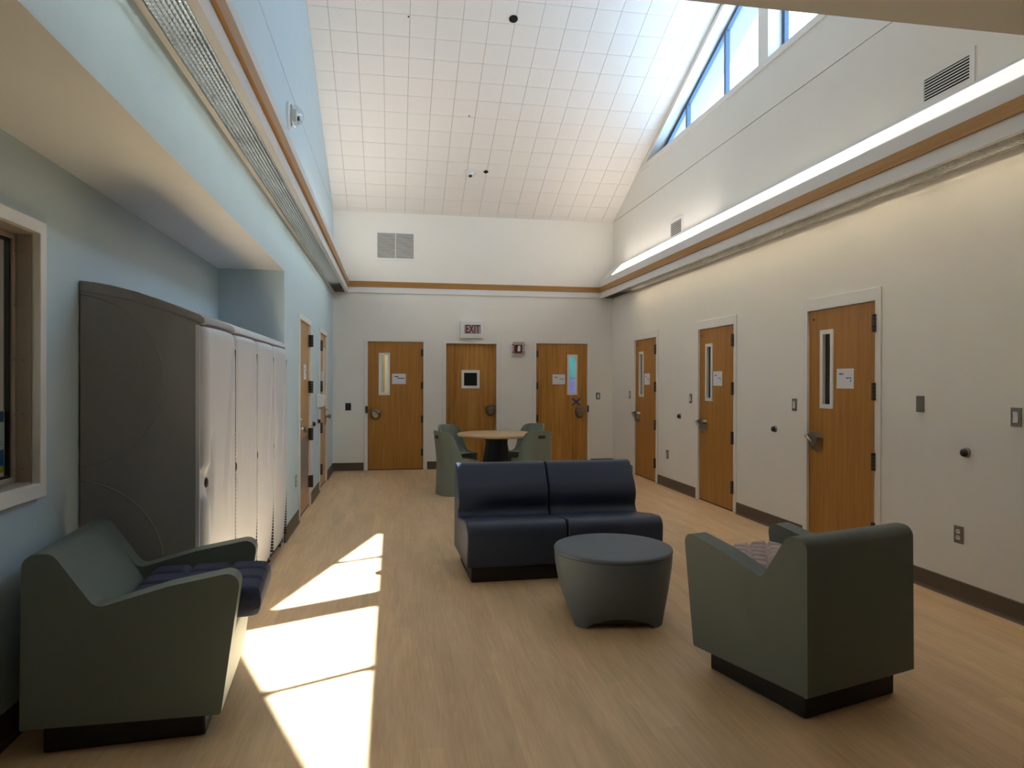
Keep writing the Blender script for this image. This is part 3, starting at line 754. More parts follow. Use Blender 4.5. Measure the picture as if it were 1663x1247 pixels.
def locker(i, label):
    y0 = LY0 + LP * i
    t = thing('locker', label, 'locker', (0, y0, 0), 0, 'moulded plastic lockers in the alcove')
    top = [(LXB, 1.966), (-1.47, 1.958), (-1.393, 1.945), (-1.28, 1.917), (-1.174, 1.882), (-1.06, 1.842), (-0.975, 1.807), (-0.955, 1.79), (-0.953, 1.768), (-0.962, 1.758), (LXF, 1.757)]
    outl = [(LXB, 0.035)] + top + [(LXF, 0.035)]
    obj('body', MB().prism(outl, 0.004, LP - 0.004, 'y'), M['lockerside'], t, smooth=True, bevel=0.008, seg=2, blim=50)
    # cap that laps over the top
    cap = [(LXB + 0.001, 1.915)] + [(x, z + 0.004) for x, z in top[:8]] + [(-0.949, 1.765), (-0.966, 1.765), (-1.151, 1.829), (-1.336, 1.881), (-1.45, 1.903)]
    obj('cap', MB().prism(cap, 0.0, LP, 'y'), M['lockerside'] if i == 0 else M['locker'], t, smooth=True, bevel=0.006, seg=2, blim=50)
    # light front rail that the door closes on
    obj('front_edge', MB().box((LXF - 0.012, 0.0005, 0.04), (LXF + 0.010, 0.0095, 1.756)), M['locker'], t, bevel=0.003)
    obj('gap_shade_rail', MB().box((LXF - 0.012, 0.010, 0.04), (LXF + 0.006, LP - 0.0005, 1.756)), M['joint'], t)  # rest of the rail, coloured dark so the door gaps look shaded
    # door
    nu, nz = 34, 62
    d0, d1, z0, z1 = 0.012, LP - 0.006, 0.055, 1.752
    vs, fs = [], []
    for b in range(nz + 1):
        z = z0 + (z1 - z0) * b / nz
        for a in range(nu + 1):
            f = a / nu
            ft = 0.5 - 0.5 * math.cos(PI * f)
            f2 = 0.5 * f + 0.5 * ft
            e = min(z - z0, z1 - z)
            ez = 0.02 * max(0, 1 - e / 0.045) ** 2
            tap = 0.03 * max(0, 1 - (z - z0) / 0.5) ** 1.5      # tucks in towards the floor
            vs.append((LXF + 0.008 + door_x(f2, z) - ez - tap, d0 + (d1 - d0) * f2, z))
    W = nu + 1
    for b in range(nz):
        for a in range(nu):
            fs.append((b * W + a, b * W + a + 1, (b + 1) * W + a + 1, (b + 1) * W + a))
    n0 = len(vs)
    ring = [a for a in range(W)] + [b * W + nu for b in range(1, nz + 1)] + [nz * W + a for a in range(nu - 1, -1, -1)] + [b * W for b in range(nz - 1, 0, -1)]
    for q in ring: vs.append((LXF + 0.0065 - (0.03 if vs[q][2] < 0.2 else 0), vs[q][1], vs[q][2]))
    m_ = len(ring)
    for k in range(m_):
        fs.append((ring[k], n0 + k, n0 + (k + 1) % m_, ring[(k + 1) % m_]))
    d = obj('door', MB().add(vs, fs), M['locker'], t, smooth=True)
    lx = LXF + 0.008 + door_x(0.09, 0.94)
    obj('lock', MB().lathe([(0.026, -0.01), (0.026, 0.006), (0.020, 0.009)], 16, (lx, d0 + 0.062, 0.94), 'x'), M['black'], d, smooth=True, angle=40)
    # piano hinge along the far edge
    mb = MB()
    z = 0.10
    while z < 1.66:
        mb.box((LXF + 0.014, LP - 0.0032, z), (LXF + 0.040, LP + 0.0018, z + (0.0236 if z > 1.15 else 0.018)))
        z += 0.024
    h = obj('piano_hinge', mb, M['black'], t); h['kind'] = 'stuff'
    for yy in (0.06, LP - 0.06):
        obj('foot', MB().lathe([(0.022, 0), (0.026, 0.012), (0.018, 0.036)], 12, (LXF - 0.02, yy, 0), 'z'), M['black'], t)
        obj('foot', MB().lathe([(0.022, 0), (0.026, 0.012), (0.018, 0.036)], 12, (LXB + 0.08, yy, 0), 'z'), M['black'], t)
    if i == 0:
        for cz in (1.47, 0.54):
            pts = [(-1.58 + 0.432 * math.cos(a), 0.004, cz + 0.432 * math.sin(a)) for a in [R(-84 + 168 * k / 48) for k in range(49)]]
            pts = [p for p in pts if p[0] > LXB + 0.004 and p[2] > 0.06]
            obj('embossed_arc', MB().tube(pts, 0.0035, 6), M['lockerside'], t, smooth=True)
        obj('vent_hole', MB().lathe([(0.005, -0.001), (0.005, 0.003)], 10, (-0.99, 0.002, 1.582), 'y'), M['hole'], t)
    return t
for i, lb in enumerate(('nearest grey moulded locker, its dark side panel with embossed circles showing',
                        'second grey moulded locker from the green armchair',
                        'third grey moulded locker from the green armchair',
                        'farthest grey moulded locker, beside the plated oak door')):
    locker(i, lb)

# ------------------------------------------------------------------ armchairs
def armchair_body():
    w2, yi = 0.35, 0.25
    line_front = lambda z: 0.722 + (0.80 - 0.722) * (z - 0.105) / (0.688 - 0.105)
    A = (0.20, 0.668)
    Bp = (line_front(0.36), 0.36)
    back = fillet([(0.0, 0.105, 0.012), (0.008, 0.80, 0.05), (0.112, 0.80, 0.055), (*A, 0), (0.3, 0.4, 0)])
    back = [p for p in back if p[1] > 0.1][:]
    back = back[:[i for i, p in enumerate(back) if abs(p[0] - A[0]) < 1e-6][0] + 1]
    arm = fillet([(*A, 0), (0.262, 0.575, 0.05), (0.52, 0.643, 0.3), (line_front(0.688), 0.690, 0.05), (*Bp, 0), (0.5, -1, 0)], 7)
    ia = [i for i, p in enumerate(arm) if abs(p[0] - A[0]) < 1e-6][0]; ib = [i for i, p in enumerate(arm) if abs(p[0] - Bp[0]) < 1e-6 and abs(p[1] - Bp[1]) < 1e-6][0]
    arm = arm[ia + 1:ib]
    seat = fillet([(*A, 0), (0.345, 0.43, 0.07), (line_front(0.445), 0.447, 0.05), (*Bp, 0), (0.5, -1, 0)], 7)
    ia = [i for i, p in enumerate(seat) if abs(p[0] - A[0]) < 1e-6][0]; ib = [i for i, p in enumerate(seat) if abs(p[0] - Bp[0]) < 1e-6 and abs(p[1] - Bp[1]) < 1e-6][0]
    seat = seat[ia + 1:ib]
    front = [Bp, (0.7225, 0.112), (0.714, 0.105)]
    side = back + arm + front
    cen = back + seat + front
    mb = MB()
    def ring(pr, ya, yb):
        n = len(pr)
        mb.add([(p[0], ya, p[1]) for p in pr] + [(p[0], yb, p[1]) for p in pr], [(i, i + n, (i + 1) % n + n, (i + 1) % n) for i in range(n)])
    for s in (-1, 1):
        ring(side, s * w2, s * yi)
        mb.add([(p[0], s * w2, p[1]) for p in side], [tuple(range(len(side)))])
        poly = [A] + arm + [Bp] + seat[::-1]
        mb.add([(p[0], s * yi, p[1]) for p in poly], [tuple(range(len(poly)))])
    ring(cen, -yi, yi)
    return mb
def make_armchair(label, loc, rz):
    t = thing('armchair', label, 'armchair', loc, rz, 'moulded sage green armchairs')
    return t
arm_mb = armchair_body()
arm_plinth = MB().box((0.06, -0.295, 0), (0.655, 0.295, 0.112))
def armchair(label, corner, ang_, side):
    """corner = back corner on the given side (-1 right, +1 left), ang_ = facing direction"""
    c, s = math.cos(ang_), math.sin(ang_)
    ox, oy = corner[0] - (-s) * side * 0.35, corner[1] - c * side * 0.35
    t = thing('armchair', label, 'armchair', (ox, oy, 0), ang_, 'moulded sage green armchairs')
    obj('body', arm_mb, M['sage'], t, merge=True, smooth=True, bevel=0.016, seg=3, blim=40)
    obj('plinth', arm_plinth, M['plinth'], t, bevel=0.01)
    return t
chL = armchair('sage green moulded armchair with a navy cushion in front of the lockers', (-1.414, 2.908), R(4.5), -1)
chR = armchair('sage green moulded armchair seen from behind, a mauve cushion on its seat', (1.737, 2.648), R(106.0), 1)

def cushion(name, label, par, x0, x1, y0, y1, z0, z1, mat, tuft):
    """quilted pad laid on a seat; own top-level object placed with the chair's transform"""
    nx, ny = 60, 60
    vs, fs = [], []
    th = (z1 - z0) / 2
    for side in (1, -1):
        for a in range(nx + 1):
            for b in range(ny + 1):
                u, v = -1 + 2 * a / nx, -1 + 2 * b / ny
                u2, v2 = math.copysign(1 - (1 - abs(u)) ** 1.6, u), math.copysign(1 - (1 - abs(v)) ** 1.6, v)
                h = max(0, 1 - abs(u2) ** 12) ** 0.3 * max(0, 1 - abs(v2) ** 12) ** 0.3
                q = 1.0
                if tuft == 'grid':
                    q -= 0.36 * max(math.exp(-((abs(((u2 + 1) * 1.5) % 1 - 0.5) - 0.5) / 0.06) ** 2), math.exp(-((abs(((v2 + 1) * 1.5) % 1 - 0.5) - 0.5) / 0.08) ** 2))
                    rim = 0.05 * (math.sin(v2 * 26) * (abs(u2) > 0.93) + math.sin(u2 * 26) * (abs(v2) > 0.93))
                    q += rim
                else:
                    d1 = abs((((u2 + v2) * 1.9) % 1) - 0.5); d2 = abs((((u2 - v2) * 1.9) % 1) - 0.5)
                    q -= 0.42 * max(math.exp(-((0.5 - d1) / 0.10) ** 2), math.exp(-((0.5 - d2) / 0.10) ** 2))
                vs.append(((x0 + x1) / 2 + u2 * (x1 - x0) / 2, (y0 + y1) / 2 + v2 * (y1 - y0) / 2, (z0 + z1) / 2 + side * (0.012 + (th - 0.012) * h * q)))
    W = ny + 1; n0 = (nx + 1) * W
    for a in range(nx):
        for b in range(ny):
            i = a * W + b
            fs.append((i, i + W, i + W + 1, i + 1)); fs.append((n0 + i, n0 + i + 1, n0 + i + W + 1, n0 + i + W))
    ringi = [a * W for a in range(nx + 1)] + [nx * W + b for b in range(1, ny + 1)] + [a * W + ny for a in range(nx - 1, -1, -1)] + [b for b in range(ny - 1, 0, -1)]
    for k in range(len(ringi)):
        i, j_ = ringi[k], ringi[(k + 1) % len(ringi)]
        fs.append((i, j_, n0 + j_, n0 + i))
    o = obj(name, MB().add(vs, fs), M[mat], smooth=True)
    o.location = par.location; o.rotation_euler = par.rotation_euler
    return tag(o, label, 'cushion')
cushion('cushion', 'navy corduroy cushion on the seat of the armchair by the lockers', chL, 0.33, 0.865, -0.243, 0.243, 0.449, 0.592, 'cushblue', 'grid')
cushion('cushion', 'mauve speckled quilted cushion on the armchair seen from behind', chR, 0.31, 0.80, -0.243, 0.243, 0.449, 0.592, 'cushpink', 'diamond')

# ------------------------------------------------------------------ armless sofa, two modules
def sofa_profile():
    """s = distance forward from the back plane"""
    P = [(0.0, 0.10, 0.02), (0.004, 0.80, 0.05), (0.105, 0.80, 0.055), (0.165, 0.715, 0.2), (0.232, 0.62, 0.2), (0.268, 0.535, 0.12), (0.236, 0.445, 0.06), (0.275, 0.388, 0.04), (0.62, 0.437, 0.3), (0.815, 0.45, 0.075), (0.808, 0.28, 0.3), (0.785, 0.115, 0.03)]
    return fillet(P, 6)
sp = sofa_profile()
for k, lb in enumerate(('navy armless sofa seat, the one with a sunlit back corner', 'navy armless sofa seat behind the slate coffee table')):
    SW = 0.757
    t = thing('sofa_module', lb, 'sofa', (0, 0, 0), 0, 'navy armless sofa modules')
    # local: x right, y back; front at y = 0
    obj('body', MB().prism([(0.815 - s, z) for s, z in sp], 0.004, SW - 0.004, 'x'), M['navy'], t, smooth=True, bevel=0.014, seg=3, blim=40)
    obj('plinth', MB().box((0.045, 0.08, 0), (SW - 0.045, 0.72, 0.112)), M['plinth'], t, bevel=0.008)
    a = R(1.5)
    t.location = (0.519 + k * SW * math.cos(a), 4.895 + k * SW * math.sin(a), 0); t.rotation_euler = (0, 0, a)

# ------------------------------------------------------------------ coffee table
t = thing('coffee_table', 'round slate grey moulded coffee table in front of the sofa', 'coffee table', (1.375, 4.175, 0), R(-8))
n = 96
def csec(z, k):
    """outline at height z: circle on top, rounded square at the floor"""
    f = 1 - z / 0.43
    out = []
    for i in range(n):
        a = 2 * PI * i / n
        c, s = math.cos(a), math.sin(a)
        e = 2 + 1.9 * f ** 1.3
        sup = 1 / (abs(c) ** e + abs(s) ** e) ** (1 / e)
        r = 0.369 + 0.003 * math.sin(PI * min(1, f * 3)) - 0.082 * f ** 1.75
        rr = r * (sup * f + (1 - f))
        out.append((rr * c, rr * s))
    return out
mb = MB()
zs = [0.0, 0.012, 0.06, 0.12, 0.19, 0.26, 0.33, 0.38, 0.405]
vs, fs = [], []
for zi, z in enumerate(zs):
    for i, (x, y) in enumerate(csec(z, zi)):
        a = 2 * PI * i / n
        g = 0.062 * max(0, math.cos(((a + PI / 4) % (PI / 2) - PI / 4) * 180 / 76)) ** 0.55 if abs(((a + PI / 4) % (PI / 2)) - PI / 4) < R(36) else 0
        zz = z + g * max(0, 1 - z / 0.2)
        vs.append((x, y, zz))
for zi in range(len(zs) - 1):
    for i in range(n):
        fs.append((zi * n + i, zi * n + (i + 1) % n, (zi + 1) * n + (i + 1) % n, (zi + 1) * n + i))
fs.append(tuple(range(n - 1, -1, -1)))
fs.append(tuple(range((len(zs) - 1) * n, len(zs) * n)))
mb.add(vs, fs)
obj('base', mb, M['slate'], t, smooth=True, angle=55)
obj('top', MB().lathe([(0.366, 0.4055), (0.372, 0.408), (0.3735, 0.414), (0.373, 0.422), (0.369, 0.428), (0.362, 0.4305), (0.30, 0.4305)], 72), M['slate'], t, smooth=True, angle=55)

# ------------------------------------------------------------------ dining table and chairs
t = thing('dining_table', 'round maple dining table with a dark flared pedestal', 'table', (1.44, 9.58, 0))
obj('tabletop', MB().lathe([(0.53, 0.70), (0.553, 0.706), (0.553, 0.738), (0.548, 0.742)], 64), M['maple'], t, smooth=True, angle=40)
obj('edge_band', MB().lathe([(0.5532, 0.707), (0.5565, 0.712), (0.5565, 0.732), (0.5532, 0.737)], 64), M['edge'], t, smooth=True)
obj('pedestal', MB().lathe([(0.30, 0.0), (0.30, 0.03), (0.255, 0.06), (0.20, 0.33), (0.155, 0.60), (0.16, 0.65), (0.21, 0.685), (0.24, 0.699)], 10), M['pedestal'], t, smooth=True, angle=20)

def chair_meshes():
    """one-piece moulded chair: skirt to the floor wrapping up into the back; faces +x, origin at floor centre"""
    D, Wd = 0.50, 0.46
    plan = fillet([(-D / 2, -Wd / 2, 0.15), (D / 2, -Wd / 2, 0.06), (D / 2, Wd / 2, 0.06), (-D / 2, Wd / 2, 0.15)], 8)
    # densify
    pl = []
    for i in range(len(plan)):
        a, b = Vector(plan[i]), Vector(plan[(i + 1) % len(plan)])
        k = max(1, int((b - a).length / 0.025))
        for q in range(k): pl.append(a + (b - a) * q / k)
    def top(p):
        s = p.x + D / 2
        K = [(-1, .83), (0.0, .832), (0.05, .822), (0.10, .79), (0.145, .715), (0.18, .63), (0.225, .50), (0.27, .455), (0.33, .44), (0.5, .435), (2, .435)]
        for (x0, h0), (x1, h1) in zip(K, K[1:]):
            if x0 <= s <= x1: return h0 + (h1 - h0) * (s - x0) / (x1 - x0)
    n = len(pl); rows = 14
    vs, fs = [], []
    def pos(p, z):
        lean = -0.05 * max(0, (z - 0.42) / 0.4) ** 1.2 * max(0, 1 - (p.x + D / 2) / 0.3)
        ins = 1 - 0.05 * math.sin(min(1, z / 0.44) * PI / 2)
        narrow = 1 - 0.10 * max(0, (z - 0.46) / 0.37)
        return (p.x * ins + lean, p.y * ins * narrow, z)
    for r in range(rows + 1):
        for p in pl: vs.append(pos(p, top(p) * r / rows))
    for r in range(rows):
        for i in range(n):
            fs.append((r * n + i, r * n + (i + 1) % n, (r + 1) * n + (i + 1) % n, (r + 1) * n + i))
    # inner shell: back face and seat dish
    n0 = len(vs)
    def inner(p, z, off):
        q = Vector(pos(p, z)); d = Vector((q.x, q.y)); l = d.length
        return (q.x * (1 - off / l), q.y * (1 - off / l), z)
    rows2 = 12
    for r in range(rows2 + 1):
        f = r / rows2
        for p in pl:
            h = top(p); z = h + (0.425 - h) * f
            off = 0.018 + 0.05 * max(0, f - 0.75) / 0.25 * min(1, (h - 0.43) / 0.2)
            vs.append(inner(p, z, off))
    for i in range(n):
        fs.append((rows * n + i, rows * n + (i + 1) % n, n0 + (i + 1) % n, n0 + i))
    for r in range(rows2):
        for i in range(n):
            fs.append((n0 + r * n + i, n0 + r * n + (i + 1) % n, n0 + (r + 1) * n + (i + 1) % n, n0 + (r + 1) * n + i))
    n1 = n0 + rows2 * n; n2 = len(vs)
    for sc, dz in ((0.75, -0.004), (0.45, -0.009), (0.15, -0.011)):
        for i in range(n):
            q = vs[n1 + i]; vs.append((q[0] * sc, q[1] * sc, q[2] + dz))
    for i in range(n): fs.append((n1 + i, n1 + (i + 1) % n, n2 + (i + 1) % n, n2 + i))
    for r in range(2):
        for i in range(n): fs.append((n2 + r * n + i, n2 + r * n + (i + 1) % n, n2 + (r + 1) * n + (i + 1) % n, n2 + (r + 1) * n + i))
    fs.append(tuple(n2 + 2 * n + i for i in range(n)))
    fs.append(tuple(range(n - 1, -1, -1)))
    body = MB().add(vs, fs)
    slot = MB().prism(fillet([(-0.055, -0.02, 0.016), (0.055, -0.02, 0.016), (0.05, 0.02, 0.02), (-0.05, 0.02, 0.02)]), -0.0035, 0.012, 'x')
    return body, slot
cb, csl = chair_meshes()
proto = thing('dining_chair', 'x', 'chair', (0, 0, 0), 0, 'seafoam chairs around the maple table')
obj('shell', cb, M['seafoam'], proto, smooth=True, angle=60)
obj('grip_slot', csl, M['joint'], proto, loc=(-0.2775, 0, 0.752), rot=(0, R(-8), 0))
obj('foot_rim', MB().prism([(x * 0.995, y * 0.995) for x, y in fillet([(-0.25, -0.23, 0.15), (0.25, -0.23, 0.06), (0.25, 0.23, 0.06), (-0.25, 0.23, 0.15)], 8)], 0.0, 0.008, 'z'), M['plinth'], proto)
CH = [(0.815, 8.985, R(20), 'seafoam moulded chair seen from its side, nearest the end of the sofa'),
      (1.83, 8.96, R(104), 'seafoam moulded chair seen from behind with a grip slot in its back'),
      (0.92, 10.02, R(-52), 'seafoam moulded chair across the maple table, in front of the door frame'),
      (1.97, 10.08, R(-135), 'seafoam moulded chair mostly hidden behind the maple tabletop')]
for k, (x, y, a, lb) in enumerate(CH):
    o = proto if k == 0 else copy_tree(proto)
    o.location = (x, y, 0); o.rotation_euler = (0, 0, a); o['label'] = lb

# ------------------------------------------------------------------ things on the walls
def wall_xf(wall, u, z):
    """origin and z rotation for a thing on a wall; local x to the right, -y out to the room"""
    if wall == 'back': return (u, YB, z), 0
    if wall == 'right': return (XR, u, z), -PI / 2
    if wall == 'left': return (XL, u, z), PI / 2
def on_wall(name, label, cat, wall, u, z, group=None):
    loc, rz = wall_xf(wall, u, z)
    return thing(name, label, cat, loc, rz, group)
def vent(label, wall, u, z, w_, h_, n, mullion=False, border=0.03):
    t = on_wall('air_vent', label, 'air vent', wall, u, z, 'wall air vents')
    mb = panel(MB(), -w_ / 2, w_ / 2, -h_ / 2, h_ / 2, [(-w_ / 2 + border, w_ / 2 - border, -h_ / 2 + border, h_ / 2 - border)], lambda a, b, d: (a, -0.010 + d, b), 0.0098)
    obj('frame', mb, M['trimwhite'], t, merge=True)
    obj('duct', MB().box((-w_ / 2 + border, -0.0012, -h_ / 2 + border), (w_ / 2 - border, -0.0002, h_ / 2 - border)), M['hole'], t)
    ih = h_ - 2 * border
    p = ih / n
    me = MB().prism([(-0.009, -p * 0.42), (-0.0075, -p * 0.42), (-0.0020, p * 0.12), (-0.0035, p * 0.12)], -w_ / 2 + border + .001, w_ / 2 - border - .001, 'x').mesh('slat')
    me.materials.append(M['trimwhite'])
    for k in range(n):
        link('slat', me, None, t, (0, 0, -ih / 2 + p * (k + 0.5)))
    if mullion: obj('centre_bar', MB().box((-0.006, -0.0115, -h_ / 2 + border), (0.006, -0.009, h_ / 2 - border)), M['trimwhite'], t)
    return t
vent('square slatted air vent high on the end wall', 'back', 0.029, 3.709, 0.66, 0.485, 22, True, 0.035)
vent('farther, smaller-looking slatted air vent on the cream wall above the light cove', 'right', 8.80, 3.565, 0.42, 0.25, 8)
vent('nearer and larger-looking slatted air vent on the cream wall, under the low ceiling edge', 'right', 4.185, 3.575, 0.48, 0.245, 8, border=0.04)
# exit sign
t = on_wall('exit_sign', 'white framed EXIT sign with dark red letters above the middle door', 'exit sign', 'back', 1.295, 2.34)
obj('housing', MB().box((-0.193, -0.075, -0.145), (0.193, 0, 0.145)), M['white'], t, bevel=0.006)
mb = panel(MB(), -0.165, 0.185, -0.115, 0.128, [(-0.13, 0.15, -0.07, 0.08)], lambda a, b, d: (a, -0.084 + d, b), 0.0088)
obj('face_frame', mb, M['white'], t, merge=True)
f = obj('sign_panel', MB().box((-0.13, -0.0785, -0.07), (0.15, -0.0752, 0.08)), M['exitpanel'], t)
link('lettering', text_mesh('EXIT', 0.2, 'lettering', 0.001, 0.60), M['exitred'], f, (0.012, -0.0798, 0.004), (PI / 2, 0, 0))
# fire strobe in a clear guard
t = on_wall('fire_strobe', 'dark red fire strobe under a clear guard between two end wall doors', 'fire alarm', 'back', 2.096, 2.03)
obj('back_plate', MB().box((-0.066, -0.03, -0.068), (0.066, 0, 0.068)), M['red'], t, bevel=0.004)
obj('flash_lens', MB().prism(fillet([(-0.018, -0.045, 0.01), (0.03, -0.045, 0.01), (0.03, 0.05, 0.01), (-0.005, 0.05, 0.01)]), -0.06, -0.0305, 'y'), M['white'], t)
mb = MB()
for a, b in (((-0.095, -0.071, -0.108), (-0.091, 0, 0.108)), ((0.091, -0.071, -0.108), (0.095, 0, 0.108)), ((-0.091, -0.071, -0.108), (0.091, 0, -0.104)), ((-0.091, -0.071, 0.104), (0.091, 0, 0.108))): mb.box(a, b)
obj('guard', mb, M['dome'], t)
obj('guard_rim', panel(MB(), -0.1, 0.1, -0.113, 0.113, [(-0.083, 0.083, -0.08, 0.085)], lambda a, b, d: (a, -0.078 + d, b), 0.003), M['exitpanel'], t, merge=True)
for a in (-0.1, 0.1):
    for b in (-0.062, 0.065):
        obj('guard_screw', MB().lathe([(0.009, -0.084), (0.009, -0.05)], 8, (a, 0, b), 'y'), M['black'], t)
# switches, plates, outlets
def plate(name, label, cat, wall, u, z, kind, w_=0.075, h_=0.118, group=None):
    t = on_wall(name, label, cat, wall, u, z, group)
    obj('cover_plate', MB().box((-w_ / 2, -0.007, -h_ / 2), (w_ / 2, 0, h_ / 2)), M['steel'] if kind != 'black' else M['black'], t, bevel=0.002)
    if kind == 'rocker':
        obj('rocker', MB().prism([(-0.0075, -0.034), (-0.013, -0.034), (-0.009, 0), (-0.012, 0.034), (-0.0075, 0.034)], -0.0165, 0.0165, 'x'), M['white'], t)
    if kind == 'outlet':
        for dz in (0.021, -0.021):
            s = obj('socket', MB().prism(fillet([(-0.0165, dz - 0.014, 0.009), (0.0165, dz - 0.014, 0.009), (0.0165, dz + 0.014, 0.009), (-0.0165, dz + 0.014, 0.009)]), -0.010, -0.0072, 'y'), M['white'], t)
            for a in (-0.006, 0.006): obj('slot', MB().box((a - 0.0014, -0.0108, dz - 0.001), (a + 0.0014, -0.0098, dz + 0.008)), M['black'], s)
    if kind == 'black':
        obj('reader_light', MB().box((-0.012, -0.009, 0.03), (-0.004, -0.0072, 0.036)), M['white'], t)
    return t
plate('blank_plate', 'plain steel blank plate beside the nearest oak door', 'wall plate', 'right', 4.41, 1.317, 'blank')
G = 'steel framed light switches'
plate('light_switch', 'light switch nearest the viewer on the cream wall, past the blank plate', 'light switch', 'right', 3.628, 1.261, 'rocker', group=G)
plate('light_switch', 'light switch beside the nearest oak door', 'light switch', 'right', 5.998, 1.257, 'rocker', group=G)
plate('light_switch', 'light switch beside the middle oak door', 'light switch', 'right', 8.323, 1.259, 'rocker', group=G)
plate('light_switch', 'light switch beside the far oak door, by the corner', 'light switch', 'right', 10.64, 1.265, 'rocker', group=G)
plate('light_switch', 'light switch on the end wall beside the taped door', 'light switch', 'back', 3.517, 1.222, 'rocker', group=G)
plate('power_outlet', 'power outlet low on the cream wall behind the green armchair', 'outlet', 'right', 4.06, 0.443, 'outlet', group='wall power outlets')
plate('power_outlet', 'power outlet low between the far and middle oak doors', 'outlet', 'right', 9.08, 0.457, 'outlet', group='wall power outlets')
plate('power_outlet', 'power outlet low on the blue wall beside the lockers', 'outlet', 'left', 7.235, 0.455, 'outlet', group='wall power outlets')
plate('card_reader', 'small black card reader on the end wall in the blue corner', 'card reader', 'back', -0.731, 1.05, 'black', 0.09, 0.122)
# wall bumpers
def bumper(label, wall, u, z):
    t = on_wall('door_bumper', label, 'door stop', wall, u, z, 'round wall bumpers')
    obj('ring', MB().lathe([(0.034, 0), (0.033, -0.008), (0.026, -0.013)], 18, (0, 0, 0), 'y'), M['steel'], t, smooth=True, angle=40)
    obj('rubber', MB().lathe([(0.027, -0.0132), (0.026, -0.03), (0.018, -0.037), (0.008, -0.039)], 18, (0, 0, 0), 'y'), M['black'], t, smooth=True, angle=50)
bumper('round black wall bumper above the outlet by the green armchair', 'right', 4.0, 1.004)
bumper('round black wall bumper between the middle and nearest oak doors', 'right', 6.337, 1.002)
bumper('round black wall bumper between the far and middle oak doors', 'right', 8.658, 1.012)
bumper('round black wall bumper on the blue wall beside the plated door', 'left', 8.68, 0.945)
bumper('round black wall bumper on the blue wall below the soap dispenser', 'left', 9.25, 0.945)
# dispenser
t = on_wall('soap_dispenser', 'white soap dispenser on the blue wall between two doors', 'dispenser', 'left', 9.16, 1.215)
obj('housing', MB().prism(fillet([(-0.0, -0.085, 0), (-0.105, -0.07, 0.03), (-0.115, 0.08, 0.035), (0, 0.09, 0)]), -0.055, 0.055, 'x'), M['white'], t, smooth=True, bevel=0.008)
obj('push_bar', MB().box((-0.04, -0.10, -0.105), (0.04, -0.03, -0.087)), M['greyprint'], t, bevel=0.004)
# camera dome on the upper blue wall
t = on_wall('dome_camera', 'clear domed security camera high on the blue wall', 'camera', 'left', 6.68, 3.95)
obj('mount', MB().lathe([(0.128, 0), (0.128, -0.02), (0.115, -0.03)], 32, (0, 0, 0), 'y'), M['white'], t, smooth=True, angle=40)
obj('lens_block', MB().prism(fillet([(-0.05, -0.07, 0.02), (0.05, -0.07, 0.02), (0.05, 0.06, 0.03), (-0.05, 0.06, 0.03)]), -0.085, -0.0305, 'y'), M['white'], t, bevel=0.008)
obj('camera_lens', MB().lathe([(0.022, -0.075), (0.022, -0.1), (0.016, -0.104)], 16, (0.0, 0, -0.02), 'y'), M['black'], t)
obj('dome', MB().lathe([(0.106 * math.cos(a), -0.03 - 0.115 * math.sin(a)) for a in [PI / 2 * k / 9 for k in range(9)]] + [(0.004, -0.145)], 28, (0, 0, 0), 'y'), M['dome'], t, smooth=True)

# paper notices
def notice(label, wall, u, z, w_=0.224, h_=0.17, out=0.006, rot=0.0, lines=()):
    """out < 0 puts the sheet in front of a recessed door leaf"""
    t = on_wall('paper_notice', label, 'paper', wall, u, z, 'paper notices on doors')
    s = obj('sheet', MB().box((-w_ / 2, out - 0.0012, -h_ / 2), (w_ / 2, out, h_ / 2)), M['paper'], t)
    for (a, b, l, hh) in lines:
        obj('print_line', MB().box((a * w_, out - 0.0018, b * h_), ((a + l) * w_, out - 0.0011, b * h_ + hh)), M['ink'], s)
LN1 = ((-0.34, 0.2, 0.10, 0.012), (-0.23, 0.205, 0.13, 0.009), (0.06, 0.0, 0.13, 0.008), (0.2, 0.003, 0.17, 0.007), (0.31, -0.17, 0.04, 0.018))
O = 0.0118
notice('paper notice on the nearest oak door of the cream wall', 'right', 5.274, 1.505, out=O, lines=LN1)
notice('paper notice on the middle oak door of the cream wall', 'right', 7.604, 1.513, out=O, lines=LN1)
notice('paper notice on the far oak door of the cream wall', 'right', 9.906, 1.514, out=O, lines=LN1)
notice('paper notice beside the slot window of the end wall door near the blue wall', 'back', 0.090, 1.510, out=O, lines=((-0.34, 0.18, 0.3, 0.014), (-0.1, 0.02, 0.5, 0.012)))
notice('paper notice on the end wall door with the tape cross', 'back', 2.816, 1.511, out=O, lines=((-0.36, 0.2, 0.14, 0.009), (-0.22, 0.16, 0.12, 0.012), (0.08, 0.02, 0.32, 0.008), (0.32, -0.14, 0.03, 0.016)))
notice('paper notice on the plated oak door of the blue wall', 'left', 8.042, 1.572, out=O, lines=LN1)
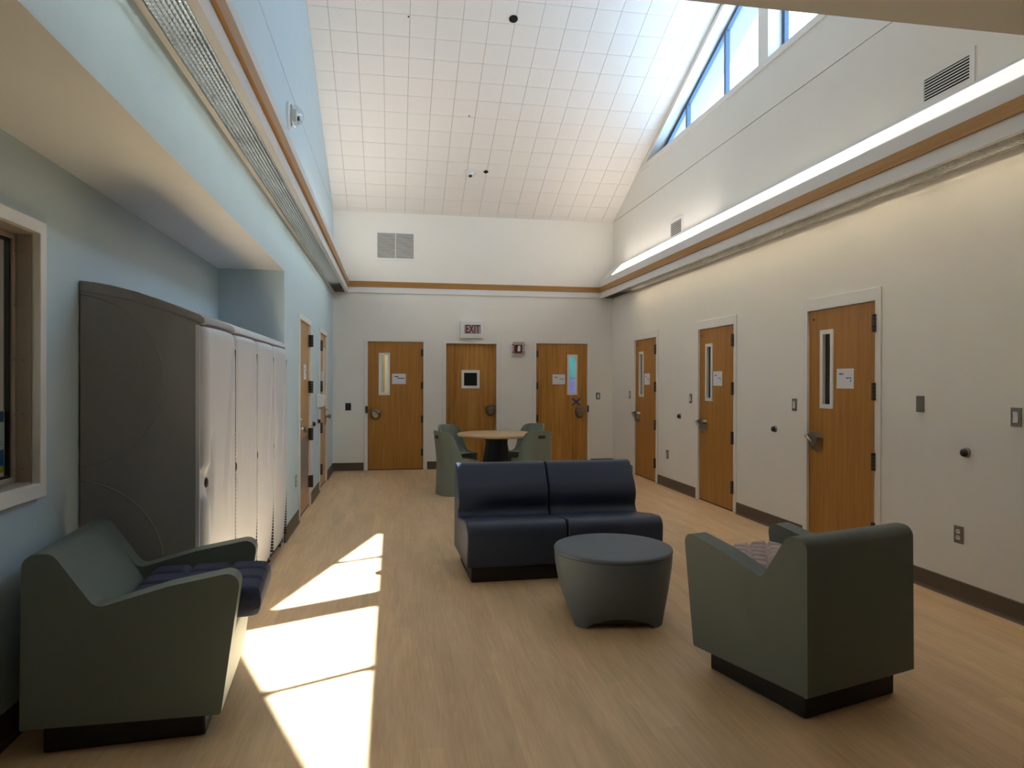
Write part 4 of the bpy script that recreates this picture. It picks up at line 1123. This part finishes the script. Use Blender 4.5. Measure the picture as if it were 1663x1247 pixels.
notice('paper notice on the oak door of the blue wall by the corner', 'left', 9.94, 1.519, out=O, lines=LN1)
# blue tape cross on the end wall door
t = on_wall('tape_cross', 'blue tape cross below the slot window of the end wall door', 'tape', 'back', 3.128, 1.121)
for a in (40, -40):
    obj('strip', MB().box((-0.095, 0.0095 if a > 0 else 0.0088, -0.016), (0.095, 0.0110 if a > 0 else 0.0094, 0.016)), M['tape'], t, rot=(0, R(a), 0))

# ------------------------------------------------------------------ things on the sloped ceiling
def on_ceiling(name, label, cat, x, y):
    o = thing(name, label, cat, (x, y, zc(y) - 0.0005))
    o.rotation_euler = (-math.atan(SL), 0, 0)
    return o
t = on_ceiling('recessed_light', 'round dark recessed fitting high on the tiled ceiling', 'ceiling light', 1.382, 7.957)
obj('rim', MB().lathe([(0.052, 0), (0.052, -0.006), (0.044, -0.008)], 24), M['steeldark'], t, smooth=True, angle=40)
obj('opening', MB().lathe([(0.046, -0.0085), (0.03, -0.011), (0.012, -0.012)], 24), M['hole'], t, smooth=True)
t = on_ceiling('smoke_detector', 'small white smoke detector low on the tiled ceiling', 'smoke detector', 1.155, 10.50)
obj('base', MB().lathe([(0.085, 0), (0.085, -0.012), (0.07, -0.02)], 24), M['white'], t, smooth=True, angle=40)
obj('chamber', MB().lathe([(0.055, -0.02), (0.05, -0.055), (0.035, -0.062)], 20), M['white'], t, smooth=True, angle=40)
obj('grille', MB().lathe([(0.03, -0.062), (0.026, -0.068)], 16), M['black'], t)
t = on_ceiling('junction_box', 'small dark square opening beside the smoke detector', 'opening', 1.393, 10.46)
obj('opening', MB().box((-0.03, -0.03, -0.006), (0.03, 0.03, 0)), M['hole'], t, rot=(0, 0, R(45)))
for x, y in ((0.163, 8.051), (1.02, 9.42)):
    tag(obj('ceiling_spot', MB().lathe([(0.012, 0), (0.008, -0.004)], 8), M['steeldark'], loc=(x, y, zc(y) - 0.001), rot=(-math.atan(SL), 0, 0)),
        'tiny dark fixing on the tiled ceiling ' + ('nearer the blue wall' if x < 0.5 else 'above the smoke detector'), 'fixing')
